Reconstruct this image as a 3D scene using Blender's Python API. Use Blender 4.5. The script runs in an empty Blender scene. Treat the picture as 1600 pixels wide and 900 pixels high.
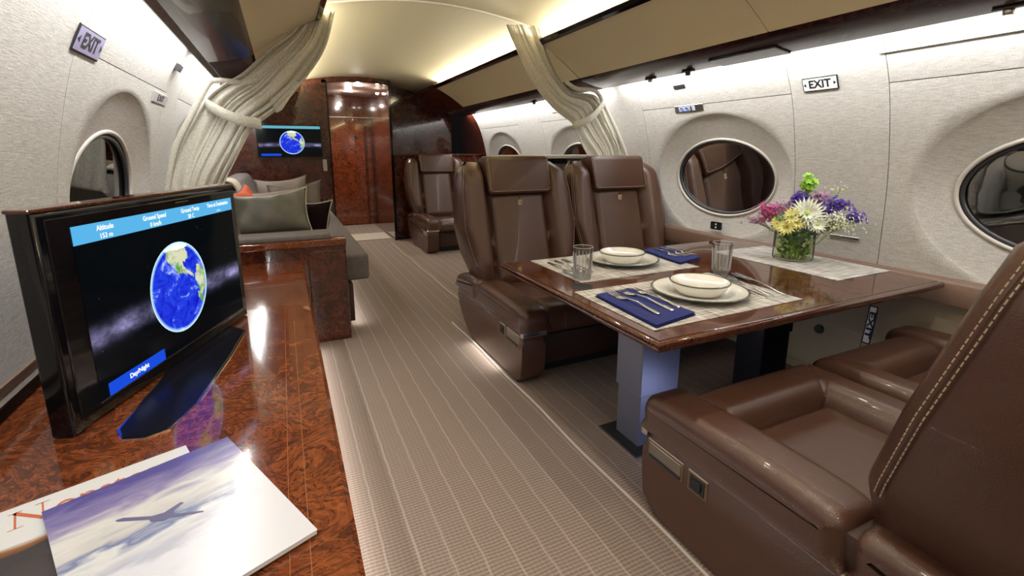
import bpy, bmesh, math, random
from mathutils import Vector, Matrix, Euler
random.seed(4)
S = bpy.context.scene
COL = S.collection
PI = math.pi
XC = 0.83          # centre line of the cabin

# ------------------------------------------------------------------ camera
F, PX, PY = 745.0, 800.0, 390.0
yv = Vector((-360, 153, -745)).normalized()
xv = Vector((2406 - 800, 153, -745)).normalized()
zv = xv.cross(yv).normalized()
xv = yv.cross(zv).normalized()
Rw = Matrix((xv, yv, zv))                 # world = Rw @ cam
cam_d = bpy.data.cameras.new('camera')
cam_d.sensor_width = 36
cam_d.lens = F / 1600 * 36
cam_d.shift_y = (PY - 450) / 1600
cam_d.clip_start = 0.02
cam = bpy.data.objects.new('camera', cam_d)
COL.objects.link(cam)
cam.matrix_world = Matrix.Translation((0, 0, 1.0)) @ Rw.to_4x4()
S.camera = cam

# ------------------------------------------------------------------ world, exposure
W = bpy.data.worlds.new('night'); S.world = W; W.use_nodes = True
W.node_tree.nodes['Background'].inputs[0].default_value = (0.02, 0.02, 0.022, 1)
W.node_tree.nodes['Background'].inputs[1].default_value = 0.6
S.view_settings.view_transform = 'Standard'
S.view_settings.look = 'None'
S.view_settings.exposure = 0.10
S.view_settings.gamma = 1.0
S.view_settings.use_curve_mapping = False

def area(name, loc, direction, sx, sy, power, color, long_axis=(0, 1, 0), spread=180):
    l = bpy.data.lights.new(name, 'AREA'); l.shape = 'RECTANGLE'
    l.size = sx; l.size_y = sy; l.energy = power; l.color = color
    l.spread = math.radians(spread)
    o = bpy.data.objects.new(name, l); COL.objects.link(o)
    z = -Vector(direction).normalized(); y = Vector(long_axis)
    y = (y - z * y.dot(z)).normalized(); x = y.cross(z)
    m = Matrix((x, y, z)).transposed().to_4x4(); m.translation = loc
    o.matrix_world = m
    return o
def spot(name, loc, power, color=(1, .9, .78), angle=80, blend=.6, r=.02, target=None):
    l = bpy.data.lights.new(name, 'SPOT'); l.energy = power; l.color = color
    l.spot_size = math.radians(angle); l.spot_blend = blend; l.shadow_soft_size = r
    o = bpy.data.objects.new(name, l); COL.objects.link(o); o.location = loc
    if target:
        o.rotation_euler = (Vector(target) - Vector(loc)).to_track_quat('-Z', 'Y').to_euler()
    return o
COOL = (1.0, .985, .965); WARM = (1.0, .90, .70)
P_WASH, P_COVE, P_FILL = 5.2, 8.3, 12.0
for s in (-1, 1):
    for (y0, y1) in ((-2.3, 2.6), (2.72, 5.45)):
        L = y1 - y0
        # light strip along the outer edge of the valance, washing the side wall
        area('wall_wash_light', (XC + s * 1.122, (y0 + y1) / 2, 1.412), (s * .60, 0, -.80), .022, L, P_WASH * L, COOL)
        # cove strip behind the upper edge of the bins, washing the ceiling
        area('ceiling_cove_light', (XC + s * .675, (y0 + y1) / 2, 1.640), (-s * .75, 0, .66), .02, L, P_COVE * L, WARM)
# cabin ceiling lamps, added out of view as fill light: (x, y, ceiling z)
FILL_LAMPS = [(.60, 1.3), (1.06, 1.3), (.60, .5), (1.06, .5), (.60, -.4), (1.06, -.4), (.83, -1.4)]
LOBBY = [(.83, 5.75), (.80, 6.35)]

# ------------------------------------------------------------------ node helpers / materials
def mat(name):
    m = bpy.data.materials.new(name); m.use_nodes = True
    nt = m.node_tree; b = nt.nodes['Principled BSDF']
    return m, nt, b
def plain(name, col, rough=.5, metal=0, coat=0, emit=0, bump=0, bscale=200, spec=.5, var=0, vscale=6):
    m, nt, b = mat(name)
    b.inputs['Base Color'].default_value = (*col, 1)
    b.inputs['Roughness'].default_value = rough
    b.inputs['Metallic'].default_value = metal
    b.inputs['Coat Weight'].default_value = coat
    b.inputs['Coat Roughness'].default_value = .03
    b.inputs['Specular IOR Level'].default_value = spec
    if emit:
        b.inputs['Emission Color'].default_value = (*col, 1); b.inputs['Emission Strength'].default_value = emit
    tc = nt.nodes.new('ShaderNodeTexCoord')
    if bump:
        n = nt.nodes.new('ShaderNodeTexNoise'); n.inputs['Scale'].default_value = bscale; n.inputs['Detail'].default_value = 3
        nt.links.new(tc.outputs['Object'], n.inputs['Vector'])
        bp = nt.nodes.new('ShaderNodeBump'); bp.inputs['Strength'].default_value = bump; bp.inputs['Distance'].default_value = .004
        nt.links.new(n.outputs[0], bp.inputs['Height']); nt.links.new(bp.outputs[0], b.inputs['Normal'])
    if var:
        n = nt.nodes.new('ShaderNodeTexNoise'); n.inputs['Scale'].default_value = vscale; n.inputs['Detail'].default_value = 4
        nt.links.new(tc.outputs['Object'], n.inputs['Vector'])
        r = nt.nodes.new('ShaderNodeValToRGB'); r.color_ramp.elements[0].position = .3; r.color_ramp.elements[1].position = .7
        r.color_ramp.elements[0].color = (*[c * (1 - var) for c in col], 1)
        r.color_ramp.elements[1].color = (*[min(1, c * (1 + var)) for c in col], 1)
        nt.links.new(n.outputs[0], r.inputs[0]); nt.links.new(r.outputs[0], b.inputs['Base Color'])
    return m
def burl(name, cols, scale=9, rough=.12, coat=.7, spec=.5, stops=(.30, .44, .56, .72)):
    m, nt, b = mat(name); N = nt.nodes.new; Lk = nt.links.new
    tc = N('ShaderNodeTexCoord')
    w = N('ShaderNodeTexNoise'); w.inputs['Scale'].default_value = scale * .7; w.inputs['Detail'].default_value = 4
    w.inputs['Distortion'].default_value = 1.2
    Lk(tc.outputs['Object'], w.inputs['Vector'])
    mx = N('ShaderNodeMix'); mx.data_type = 'VECTOR'; mx.inputs[0].default_value = .22
    Lk(tc.outputs['Object'], mx.inputs[4]); Lk(w.outputs['Color'], mx.inputs[5])
    n = N('ShaderNodeTexNoise'); n.inputs['Scale'].default_value = scale * 1.5; n.inputs['Detail'].default_value = 7
    n.inputs['Roughness'].default_value = .62; n.inputs['Distortion'].default_value = 2.4
    Lk(mx.outputs[1], n.inputs['Vector'])
    r = N('ShaderNodeValToRGB'); e = r.color_ramp.elements
    e[0].position = stops[0]; e[0].color = (*cols[0], 1); e[1].position = stops[3]; e[1].color = (*cols[3], 1)
    a = e.new(stops[1]); a.color = (*cols[1], 1); a = e.new(stops[2]); a.color = (*cols[2], 1)
    Lk(n.outputs[0], r.inputs[0])
    # thin dark veins where a second warped noise crosses its middle
    v = N('ShaderNodeTexNoise'); v.inputs['Scale'].default_value = scale * 1.1; v.inputs['Detail'].default_value = 3; v.inputs['Distortion'].default_value = 3
    Lk(mx.outputs[1], v.inputs['Vector'])
    s1 = N('ShaderNodeMath'); s1.operation = 'SUBTRACT'; s1.inputs[1].default_value = .5; Lk(v.outputs[0], s1.inputs[0])
    s2 = N('ShaderNodeMath'); s2.operation = 'ABSOLUTE'; Lk(s1.outputs[0], s2.inputs[0])
    mr = N('ShaderNodeMapRange'); mr.inputs[1].default_value = 0; mr.inputs[2].default_value = .03; mr.inputs[3].default_value = .35; mr.inputs[4].default_value = 1
    Lk(s2.outputs[0], mr.inputs[0])
    mm = N('ShaderNodeMix'); mm.data_type = 'RGBA'; mm.blend_type = 'MULTIPLY'; mm.inputs[0].default_value = 1
    Lk(r.outputs[0], mm.inputs[6]); Lk(mr.outputs[0], mm.inputs[7])
    Lk(mm.outputs[2], b.inputs['Base Color'])
    b.inputs['Roughness'].default_value = rough; b.inputs['Specular IOR Level'].default_value = spec
    b.inputs['Coat Weight'].default_value = coat; b.inputs['Coat Roughness'].default_value = .02
    return m
def emis(name, col, st):
    m = bpy.data.materials.new(name); m.use_nodes = True; nt = m.node_tree; nt.nodes.clear()
    o = nt.nodes.new('ShaderNodeOutputMaterial'); e = nt.nodes.new('ShaderNodeEmission')
    e.inputs[0].default_value = (*col, 1); e.inputs[1].default_value = st
    nt.links.new(e.outputs[0], o.inputs[0]); return m

M = {}
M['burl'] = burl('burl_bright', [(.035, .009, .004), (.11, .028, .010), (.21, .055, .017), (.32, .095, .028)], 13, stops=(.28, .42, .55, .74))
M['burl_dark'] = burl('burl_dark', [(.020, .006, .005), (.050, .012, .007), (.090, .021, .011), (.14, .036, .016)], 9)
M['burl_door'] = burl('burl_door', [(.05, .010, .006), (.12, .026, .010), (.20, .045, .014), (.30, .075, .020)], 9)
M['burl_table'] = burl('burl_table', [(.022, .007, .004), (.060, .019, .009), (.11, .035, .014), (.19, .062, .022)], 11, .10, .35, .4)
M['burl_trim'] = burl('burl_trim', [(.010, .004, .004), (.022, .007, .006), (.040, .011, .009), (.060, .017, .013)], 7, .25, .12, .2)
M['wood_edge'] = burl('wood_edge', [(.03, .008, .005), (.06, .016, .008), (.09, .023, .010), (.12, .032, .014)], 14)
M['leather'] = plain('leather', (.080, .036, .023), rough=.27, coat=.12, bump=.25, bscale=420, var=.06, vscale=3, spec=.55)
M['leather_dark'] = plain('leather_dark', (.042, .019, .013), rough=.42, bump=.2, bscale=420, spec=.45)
M['leather_ledge'] = plain('leather_ledge', (.16, .095, .065), rough=.45, bump=.2, bscale=420)
M['stitch'] = plain('stitch_thread', (.58, .47, .36), rough=.7)
M['black_gloss'] = plain('black_gloss', (.004, .004, .005), rough=.10, coat=.25, spec=.3)
M['black'] = plain('black_matte', (.012, .012, .013), rough=.45)
M['chrome'] = plain('chrome', (.75, .74, .72), rough=.14, metal=1)
M['satin'] = plain('satin_metal', (.36, .34, .31), rough=.32, metal=1)
M['bronze'] = plain('bronze_plate', (.30, .24, .18), rough=.3, metal=1)
M['leg_metal'] = plain('leg_metal', (.19, .20, .27), rough=.38, metal=.6)
M['leg_dark'] = plain('leg_dark', (.02, .022, .035), rough=.25, metal=.6, coat=.5)
M['gold'] = plain('gold_tab', (.75, .62, .32), rough=.3, metal=.8)
M['cream'] = plain('cream_ceiling', (.57, .52, .36), rough=.6, bump=.05, bscale=60)
M['bin'] = plain('bin_panel', (.66, .57, .38), rough=.45, bump=.04, bscale=60, coat=.1)
M['lobby'] = plain('lobby_ceiling', (.62, .45, .37), rough=.4)
M['lower_wall'] = plain('lower_wall', (.62, .55, .42), rough=.5, bump=.1, bscale=300)
M['lip'] = plain('window_lip', (.50, .47, .43), rough=.35)
M['gasket'] = plain('window_gasket', (.03, .03, .032), rough=.3)
M['plastic_grey'] = plain('grey_plastic', (.42, .41, .40), rough=.4)
M['white_sign'] = plain('white_sign', (.75, .75, .74), rough=.4, emit=.08)
M['lilac_sign'] = plain('lilac_sign', (.27, .25, .40), rough=.4)
M['ink'] = plain('ink_black', (.012, .012, .014), rough=.5)
M['navy_sign'] = plain('navy_sign', (.02, .035, .12), rough=.4)
M['porcelain'] = plain('porcelain', (.80, .79, .745), rough=.12, coat=.6)
M['rim_green'] = plain('rim_green', (.085, .095, .06), rough=.25, coat=.5)
M['silver'] = plain('cutlery_steel', (.74, .75, .78), rough=.16, metal=1)
M['napkin'] = plain('navy_napkin', (.012, .022, .16), rough=.85, bump=.5, bscale=900)
M['sofa'] = plain('sofa_fabric', (.16, .14, .13), rough=.9, bump=.6, bscale=500, var=.12, vscale=40)
M['pillow_grey'] = plain('pillow_grey', (.15, .12, .10), rough=.75, bump=.4, bscale=500, var=.1, vscale=12)
M['pillow_sheen'] = plain('pillow_olive_sheen', (.115, .105, .08), rough=.42, bump=.25, bscale=300, var=.3, vscale=9)
M['pillow_light'] = plain('pillow_light', (.27, .22, .19), rough=.85, bump=.5, bscale=500)
M['pillow_dark'] = plain('pillow_dark', (.014, .007, .007), rough=.9, spec=.05, bump=.3, bscale=300)
M['pillow_orange'] = plain('pillow_orange', (.55, .09, .03), rough=.8, bump=.4, bscale=400)
M['throw'] = plain('cream_throw', (.55, .50, .40), rough=.9, bump=.8, bscale=260)
M['piping'] = plain('piping', (.10, .09, .07), rough=.7)
M['piping_light'] = plain('piping_light', (.42, .40, .30), rough=.7)
M['paper'] = plain('page_edges', (.72, .72, .74), rough=.6)
M['lamp_on'] = emis('lamp_on', (1, .93, .82), 18)
M['strip_on'] = emis('strip_on', (1, .98, .94), 6)
M['white_text'] = emis('screen_text', (.95, .98, 1), 1.1)
M['cyan_bar'] = emis('screen_cyan', (.10, .44, .78), 1.0)
M['cyan_pale'] = emis('screen_cyan_pale', (.12, .40, .48), 1.0)
M['blue_bar'] = emis('screen_blue', (.01, .07, .68), 1.0)

# woven wall covering
def fabric_wall():
    m, nt, b = mat('wall_fabric'); N = nt.nodes.new; Lk = nt.links.new
    tc = N('ShaderNodeTexCoord')
    outs = []
    for sc in ((60, 30, 620), (620, 620, 90)):
        mp = N('ShaderNodeMapping'); mp.inputs['Scale'].default_value = sc; Lk(tc.outputs['Object'], mp.inputs[0])
        n = N('ShaderNodeTexNoise'); n.inputs['Scale'].default_value = 1; n.inputs['Detail'].default_value = 2; Lk(mp.outputs[0], n.inputs['Vector'])
        outs.append(n.outputs[0])
    a = N('ShaderNodeMath'); a.operation = 'ADD'; Lk(outs[0], a.inputs[0]); Lk(outs[1], a.inputs[1])
    r = N('ShaderNodeValToRGB'); r.color_ramp.elements[0].position = .36 * 2; r.color_ramp.elements[1].position = 1
    mr = N('ShaderNodeMapRange'); mr.inputs[1].default_value = .7; mr.inputs[2].default_value = 1.3; Lk(a.outputs[0], mr.inputs[0])
    r.color_ramp.elements[0].position = .1; r.color_ramp.elements[1].position = .9
    r.color_ramp.elements[0].color = (.34, .325, .305, 1); r.color_ramp.elements[1].color = (.56, .54, .51, 1)
    Lk(mr.outputs[0], r.inputs[0]); Lk(r.outputs[0], b.inputs['Base Color'])
    bp = N('ShaderNodeBump'); bp.inputs['Strength'].default_value = .22; bp.inputs['Distance'].default_value = .0015
    Lk(mr.outputs[0], bp.inputs['Height']); Lk(bp.outputs[0], b.inputs['Normal'])
    b.inputs['Roughness'].default_value = .8
    return m
M['wall'] = fabric_wall()

# carpet: lengthwise cream ridges every 7.5 cm, fine cross ribs
def carpet(name, c1, c2, c3):
    m, nt, b = mat(name); N = nt.nodes.new; Lk = nt.links.new
    tc = N('ShaderNodeTexCoord'); sp = N('ShaderNodeSeparateXYZ'); Lk(tc.outputs['Object'], sp.inputs[0])
    nz = N('ShaderNodeTexNoise'); nz.inputs['Scale'].default_value = 14; nz.inputs['Detail'].default_value = 2; Lk(tc.outputs['Object'], nz.inputs['Vector'])
    nf = N('ShaderNodeTexNoise'); nf.inputs['Scale'].default_value = 330; Lk(tc.outputs['Object'], nf.inputs['Vector'])
    def mth(op, a, v=None, v2=None):
        k = N('ShaderNodeMath'); k.operation = op
        if isinstance(a, float): k.inputs[0].default_value = a
        else: Lk(a, k.inputs[0])
        if v is not None:
            if isinstance(v, (int, float)): k.inputs[1].default_value = v
            else: Lk(v, k.inputs[1])
        if v2 is not None: k.inputs[2].default_value = v2
        return k.outputs[0]
    wob = mth('MULTIPLY', mth('SUBTRACT', nz.outputs[0], .5), .010)
    fr = mth('FRACT', mth('DIVIDE', mth('ADD', sp.outputs[0], wob), .0745))
    d = mth('ABSOLUTE', mth('SUBTRACT', fr, .5))
    line = mth('GREATER_THAN', d, .462)
    fine = mth('MULTIPLY', mth('SINE', mth('MULTIPLY', sp.outputs[0], 480.)), .06)
    rib = mth('SINE', mth('MULTIPLY', mth('ADD', sp.outputs[1], wob), 560.))
    ribv = mth('MULTIPLY_ADD', rib, .28, .5)
    tot = mth('ADD', mth('ADD', ribv, mth('MULTIPLY', mth('SUBTRACT', nf.outputs[0], .5), 1.1)), fine)
    r = N('ShaderNodeValToRGB'); r.color_ramp.elements[0].position = .1; r.color_ramp.elements[1].position = .9
    r.color_ramp.elements[0].color = (*c1, 1); r.color_ramp.elements[1].color = (*c2, 1); Lk(tot, r.inputs[0])
    mx = N('ShaderNodeMix'); mx.data_type = 'RGBA'; Lk(mth('MULTIPLY', line, .55), mx.inputs[0]); Lk(r.outputs[0], mx.inputs[6]); mx.inputs[7].default_value = (*c3, 1)
    Lk(mx.outputs[2], b.inputs['Base Color']); b.inputs['Roughness'].default_value = .95
    b.inputs['Specular IOR Level'].default_value = .1
    bp = N('ShaderNodeBump'); bp.inputs['Strength'].default_value = .5; bp.inputs['Distance'].default_value = .003
    Lk(mth('ADD', tot, line), bp.inputs['Height']); Lk(bp.outputs[0], b.inputs['Normal'])
    return m
M['carpet'] = carpet('carpet', (.180, .135, .112), (.35, .28, .238), (.43, .36, .31))

def curtain_mat():
    m, nt, b = mat('curtain_fabric'); N = nt.nodes.new; Lk = nt.links.new
    tc = N('ShaderNodeTexCoord')
    n = N('ShaderNodeTexNoise'); n.inputs['Scale'].default_value = 120; n.inputs['Detail'].default_value = 3; Lk(tc.outputs['Object'], n.inputs['Vector'])
    r = N('ShaderNodeValToRGB'); r.color_ramp.elements[0].color = (.46, .44, .37, 1); r.color_ramp.elements[1].color = (.64, .62, .53, 1)
    r.color_ramp.elements[0].position = .3; r.color_ramp.elements[1].position = .7
    Lk(n.outputs[0], r.inputs[0]); Lk(r.outputs[0], b.inputs['Base Color'])
    b.inputs['Roughness'].default_value = .7; b.inputs['Sheen Weight'].default_value = .3
    bp = N('ShaderNodeBump'); bp.inputs['Strength'].default_value = .25; bp.inputs['Distance'].default_value = .003
    Lk(n.outputs[0], bp.inputs['Height']); Lk(bp.outputs[0], b.inputs['Normal'])
    return m
M['curtain'] = curtain_mat()

def placemat_mat():
    m, nt, b = mat('placemat_weave'); N = nt.nodes.new; Lk = nt.links.new
    tc = N('ShaderNodeTexCoord'); o = []
    for sc in ((9, 190, 1), (190, 9, 1)):
        mp = N('ShaderNodeMapping'); mp.inputs['Scale'].default_value = sc; Lk(tc.outputs['Object'], mp.inputs[0])
        n = N('ShaderNodeTexNoise'); n.inputs['Scale'].default_value = 1; n.inputs['Detail'].default_value = 2; Lk(mp.outputs[0], n.inputs['Vector']); o.append(n.outputs[0])
    k = N('ShaderNodeMath'); k.operation = 'ADD'; Lk(o[0], k.inputs[0]); Lk(o[1], k.inputs[1])
    mr = N('ShaderNodeMapRange'); mr.inputs[1].default_value = .75; mr.inputs[2].default_value = 1.25; Lk(k.outputs[0], mr.inputs[0])
    r = N('ShaderNodeValToRGB'); r.color_ramp.elements[0].color = (.12, .11, .10, 1); r.color_ramp.elements[1].color = (.70, .68, .65, 1)
    Lk(mr.outputs[0], r.inputs[0]); Lk(r.outputs[0], b.inputs['Base Color']); b.inputs['Roughness'].default_value = .6
    return m
M['placemat'] = placemat_mat()

def thin_glass(name, tint=(1, 1, 1), base=.06):
    m = bpy.data.materials.new(name); m.use_nodes = True; nt = m.node_tree; nt.nodes.clear()
    o = nt.nodes.new('ShaderNodeOutputMaterial'); mx = nt.nodes.new('ShaderNodeMixShader')
    t = nt.nodes.new('ShaderNodeBsdfTransparent'); t.inputs[0].default_value = (*tint, 1)
    g = nt.nodes.new('ShaderNodeBsdfGlossy'); g.inputs['Roughness'].default_value = .01
    f = nt.nodes.new('ShaderNodeFresnel'); f.inputs[0].default_value = 1.5
    a = nt.nodes.new('ShaderNodeMath'); a.operation = 'ADD'; a.use_clamp = True; a.inputs[1].default_value = base
    nt.links.new(f.outputs[0], a.inputs[0]); nt.links.new(a.outputs[0], mx.inputs[0])
    nt.links.new(t.outputs[0], mx.inputs[1]); nt.links.new(g.outputs[0], mx.inputs[2]); nt.links.new(mx.outputs[0], o.inputs[0])
    return m
M['pane'] = thin_glass('window_glass', (.35, .33, .33), .10)
def real_glass(name, col=(1, 1, 1)):
    m, nt, b = mat(name); b.inputs['Base Color'].default_value = (*col, 1); b.inputs['Roughness'].default_value = .01
    b.inputs['Transmission Weight'].default_value = 1; b.inputs['IOR'].default_value = 1.48; return m
def bright_glass(name, tint, ior, milk):  # milk mixes in white that stands for glints on the glass
    m = bpy.data.materials.new(name); m.use_nodes = True; nt = m.node_tree; nt.nodes.clear(); N = nt.nodes.new
    o = N('ShaderNodeOutputMaterial'); mx = N('ShaderNodeMixShader'); m2 = N('ShaderNodeMixShader')
    t = N('ShaderNodeBsdfTransparent'); t.inputs[0].default_value = (*tint, 1)
    g = N('ShaderNodeBsdfGlossy'); g.inputs['Roughness'].default_value = .03
    d = N('ShaderNodeBsdfTranslucent'); d.inputs[0].default_value = (.95, .95, .95, 1)
    f = N('ShaderNodeFresnel'); f.inputs[0].default_value = ior
    nt.links.new(f.outputs[0], mx.inputs[0]); nt.links.new(t.outputs[0], mx.inputs[1]); nt.links.new(g.outputs[0], mx.inputs[2])
    m2.inputs[0].default_value = milk; nt.links.new(mx.outputs[0], m2.inputs[1]); nt.links.new(d.outputs[0], m2.inputs[2]); nt.links.new(m2.outputs[0], o.inputs[0])
    return m
M['crystal'] = bright_glass('crystal', (1, 1, 1), 1.32, .04)
M['vase'] = bright_glass('vase_glass', (.97, .99, .95), 1.09, .07)
M['water'] = bright_glass('water', (.93, .95, .78), 1.02, .0)

# ------------------------------------------------------------------ geometry helpers
def wl(p):
    v = Vector((0, 0, 0))
    while p: v += p.location; p = p.parent
    return v
def link(name, me, m, parent=None, smooth=False, label=None):
    if smooth:
        for p in me.polygons: p.use_smooth = True
        me.set_sharp_from_angle(angle=math.radians(48))
    o = bpy.data.objects.new(name, me); COL.objects.link(o)
    if m: me.materials.append(m)
    if parent is not None:
        o.parent = parent; o.location = -wl(parent)
    if label: o['label'] = label
    return o
def tag(o, label=None, cat=None, group=None, kind=None):
    if label: o['label'] = label
    if cat: o['category'] = cat
    if group: o['group'] = group
    if kind: o['kind'] = kind
    return o
def thing(name, loc, label, cat, group=None):
    o = bpy.data.objects.new(name, None); COL.objects.link(o); o.location = loc; o.empty_display_size = .1
    return tag(o, label, cat, group)
def rebase(o, loc):
    """put a single-mesh thing's origin at its base"""
    v = Vector(loc); o.data.transform(Matrix.Translation(-v)); o.location = o.location + v; return o
def pm(name, vs, fs, m, parent=None, smooth=False, label=None):
    me = bpy.data.meshes.new(name); me.from_pydata([tuple(v) for v in vs], [], fs); me.update()
    return link(name, me, m, parent, smooth, label)
def bm_done(bm, name, m, parent=None, smooth=False, label=None):
    bmesh.ops.recalc_face_normals(bm, faces=bm.faces)
    me = bpy.data.meshes.new(name); bm.to_mesh(me); bm.free()
    return link(name, me, m, parent, smooth, label)
def bx(bm, x0, x1, y0, y1, z0, z1, bev=0, seg=2, mtx=None):
    g = bmesh.ops.create_cube(bm, size=1)['verts']
    for v in g:
        v.co = Vector(((x0 + x1) / 2 + v.co.x * (x1 - x0), (y0 + y1) / 2 + v.co.y * (y1 - y0), (z0 + z1) / 2 + v.co.z * (z1 - z0)))
    if bev:
        es = list({e for v in g for e in v.link_edges})
        r = bmesh.ops.bevel(bm, geom=es, offset=bev, segments=seg, profile=.6, affect='EDGES')
        g = list({v for f in r['faces'] for v in f.verts} | {v for v in g if v.is_valid})
    if mtx is not None:
        for v in g: v.co = mtx @ v.co
    return g
def box(name, x0, x1, y0, y1, z0, z1, m, parent=None, bev=0, seg=2, mtx=None, label=None):
    bm = bmesh.new(); bx(bm, x0, x1, y0, y1, z0, z1, bev, seg, mtx)
    return bm_done(bm, name, m, parent, bev > .004, label)
def prism(name, poly, axis, a, b, m, parent=None, bev=0, seg=3, smooth=True, label=None, bm=None):
    """poly in the other two coordinates (for axis x: (y,z), y: (x,z), z: (x,y))"""
    own = bm is None
    if own: bm = bmesh.new()
    def P(p, t):
        return {'x': (t, p[0], p[1]), 'y': (p[0], t, p[1]), 'z': (p[0], p[1], t)}[axis]
    va = [bm.verts.new(P(p, a)) for p in poly]; vb = [bm.verts.new(P(p, b)) for p in poly]
    f1 = bm.faces.new(va); f2 = bm.faces.new(vb[::-1]); n = len(poly)
    for i in range(n): bm.faces.new((va[i], vb[i], vb[(i + 1) % n], va[(i + 1) % n]))
    if bev:
        es = [e for e in bm.edges if (e.verts[0] in va and e.verts[1] in va) or (e.verts[0] in vb and e.verts[1] in vb)]
        bmesh.ops.bevel(bm, geom=es, offset=bev, segments=seg, profile=.5, affect='EDGES', clamp_overlap=True)
    if own: return bm_done(bm, name, m, parent, smooth and bev > 0, label)
def tube_bm(bm, pts, r, n=8, closed=False, cap=True):
    pts = [Vector(p) for p in pts]; N = len(pts); rings = []
    rr = r if isinstance(r, (list, tuple)) else [r] * N
    up = None
    for i, p in enumerate(pts):
        if closed: t = pts[(i + 1) % N] - pts[i - 1]
        else: t = pts[min(i + 1, N - 1)] - pts[max(i - 1, 0)]
        t.normalize()
        if up is None:
            up = Vector((0, 0, 1)) if abs(t.z) < .9 else Vector((1, 0, 0))
        a = t.cross(up).normalized(); up = a.cross(t).normalized()
        rings.append([bm.verts.new(p + rr[i] * (math.cos(2 * PI * k / n) * a + math.sin(2 * PI * k / n) * up)) for k in range(n)])
    for i in range(N if closed else N - 1):
        A, B = rings[i], rings[(i + 1) % N]
        for k in range(n): bm.faces.new((A[k], A[(k + 1) % n], B[(k + 1) % n], B[k]))
    if cap and not closed:
        bm.faces.new(rings[0][::-1]); bm.faces.new(rings[-1])
def tube(name, pts, r, m, parent=None, n=8, closed=False, label=None):
    bm = bmesh.new(); tube_bm(bm, pts, r, n, closed); return bm_done(bm, name, m, parent, True, label)
def lathe(name, prof, c, m, parent=None, n=40, label=None, flute=0, fn=0):
    vs, fs = [], []; N = len(prof)
    for i, (r, z) in enumerate(prof):
        for k in range(n):
            a = 2 * PI * k / n
            q = r
            if flute and fn: q = r - flute * (.5 - .5 * math.cos(a * fn)) * (1 if .15 < i / N < .9 else 0)
            vs.append((c[0] + q * math.cos(a), c[1] + q * math.sin(a), c[2] + z))
    for i in range(N - 1):
        for k in range(n): fs.append((i * n + k, i * n + (k + 1) % n, (i + 1) * n + (k + 1) % n, (i + 1) * n + k))
    if prof[0][0] < 1e-5 or prof[-1][0] < 1e-5: pass
    o = pm(name, vs, fs, m, parent, True, label)
    bm = bmesh.new(); bm.from_mesh(o.data); bmesh.ops.remove_doubles(bm, verts=bm.verts, dist=1e-5)
    bmesh.ops.recalc_face_normals(bm, faces=bm.faces); bm.to_mesh(o.data); bm.free()
    for p in o.data.polygons: p.use_smooth = True
    return o
def dashes(name, pts, step, ln, r, m, parent=None):
    """a row of single stitches along a polyline"""
    pts = [Vector(p) for p in pts]; bm = bmesh.new(); acc = 0.0; nxt = 0.0
    for a, b in zip(pts, pts[1:]):
        L = (b - a).length
        if L < 1e-6: continue
        d = (b - a) / L
        while nxt < acc + L:
            s = a + d * (nxt - acc); e = s + d * ln
            tube_bm(bm, [s, e], r, 4); nxt += step
        acc += L
    o = bm_done(bm, name, m, parent, True); o['kind'] = 'stuff'; return o
def text(name, s, size, mtx, m, parent=None, ext=.0006, align='CENTER', sx=1.0, bold=0, base=False):
    c = bpy.data.curves.new(name, 'FONT'); c.body = s; c.size = size; c.extrude = ext; c.offset = bold
    c.align_x = align; c.align_y = 'TOP_BASELINE' if base else 'CENTER'; c.resolution_u = 3
    t = bpy.data.objects.new('tmp', c); COL.objects.link(t)
    dg = bpy.context.evaluated_depsgraph_get(); me = bpy.data.meshes.new_from_object(t.evaluated_get(dg))
    bpy.data.objects.remove(t); me.name = name
    me.transform(mtx @ Matrix.Diagonal((sx, 1, 1, 1)))
    me.materials.clear()
    return link(name, me, m, parent)
def frame(o, x, y, z=None):
    x = Vector(x).normalized(); y = Vector(y); y = (y - x * y.dot(x)).normalized(); z = x.cross(y)
    m = Matrix((x, y, z)).transposed().to_4x4(); m.translation = Vector(o); return m
def copy_tree(o, parent=None):
    c = o.copy(); COL.objects.link(c)
    if parent is not None: c.parent = parent
    for ch in list(o.children): copy_tree(ch, c)
    return c
def lerp(a, b, t): return a + (b - a) * t
def interp(x, xs, ys):
    if x <= xs[0]: return ys[0]
    for i in range(len(xs) - 1):
        if x <= xs[i + 1]: return lerp(ys[i], ys[i + 1], (x - xs[i]) / (xs[i + 1] - xs[i]))
    return ys[-1]
def smooth(t): t = max(0, min(1, t)); return t * t * (3 - 2 * t)
def poly_at(P, t):
    """point at parameter t on a polyline, smoothed with Catmull-Rom"""
    n = len(P) - 1; u = t * n; i = min(int(u), n - 1); f = u - i
    g = lambda k: Vector(P[max(0, min(n, k))])
    a, b, c, d = g(i - 1), g(i), g(i + 1), g(i + 2)
    return .5 * ((2 * b) + (c - a) * f + (2 * a - 5 * b + 4 * c - d) * f * f + (3 * b - a - 3 * c + d) * f ** 3)

# ------------------------------------------------------------------ cabin cross-section
ZP = [-.1, 0, .1, .3, .55, .85, 1.0, 1.2, 1.3, 1.43, 1.5, 1.6]
DP = [1.28, 1.30, 1.33, 1.37, 1.38, 1.365, 1.34, 1.29, 1.25, 1.17, 1.12, 1.05]
# smooth the table a little so that the wall has no kinks
def dz(z): return sum(interp(z + k * .03, ZP, DP) for k in (-2, -1, 0, 1, 2)) / 5
def wx(s, z, off=0): return XC + s * (dz(z) + off)
def wframe(s, y, z, off=.0):
    """frame on the wall: X reads left to right for someone facing the wall, Y up, Z into the cabin"""
    t = Vector((wx(s, z + .02) - wx(s, z - .02), 0, .04))
    return frame((wx(s, z, -off), y, z), (0, -s, 0), t)
def ceil_z(d): return 1.778 - .20 * d * d

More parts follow.
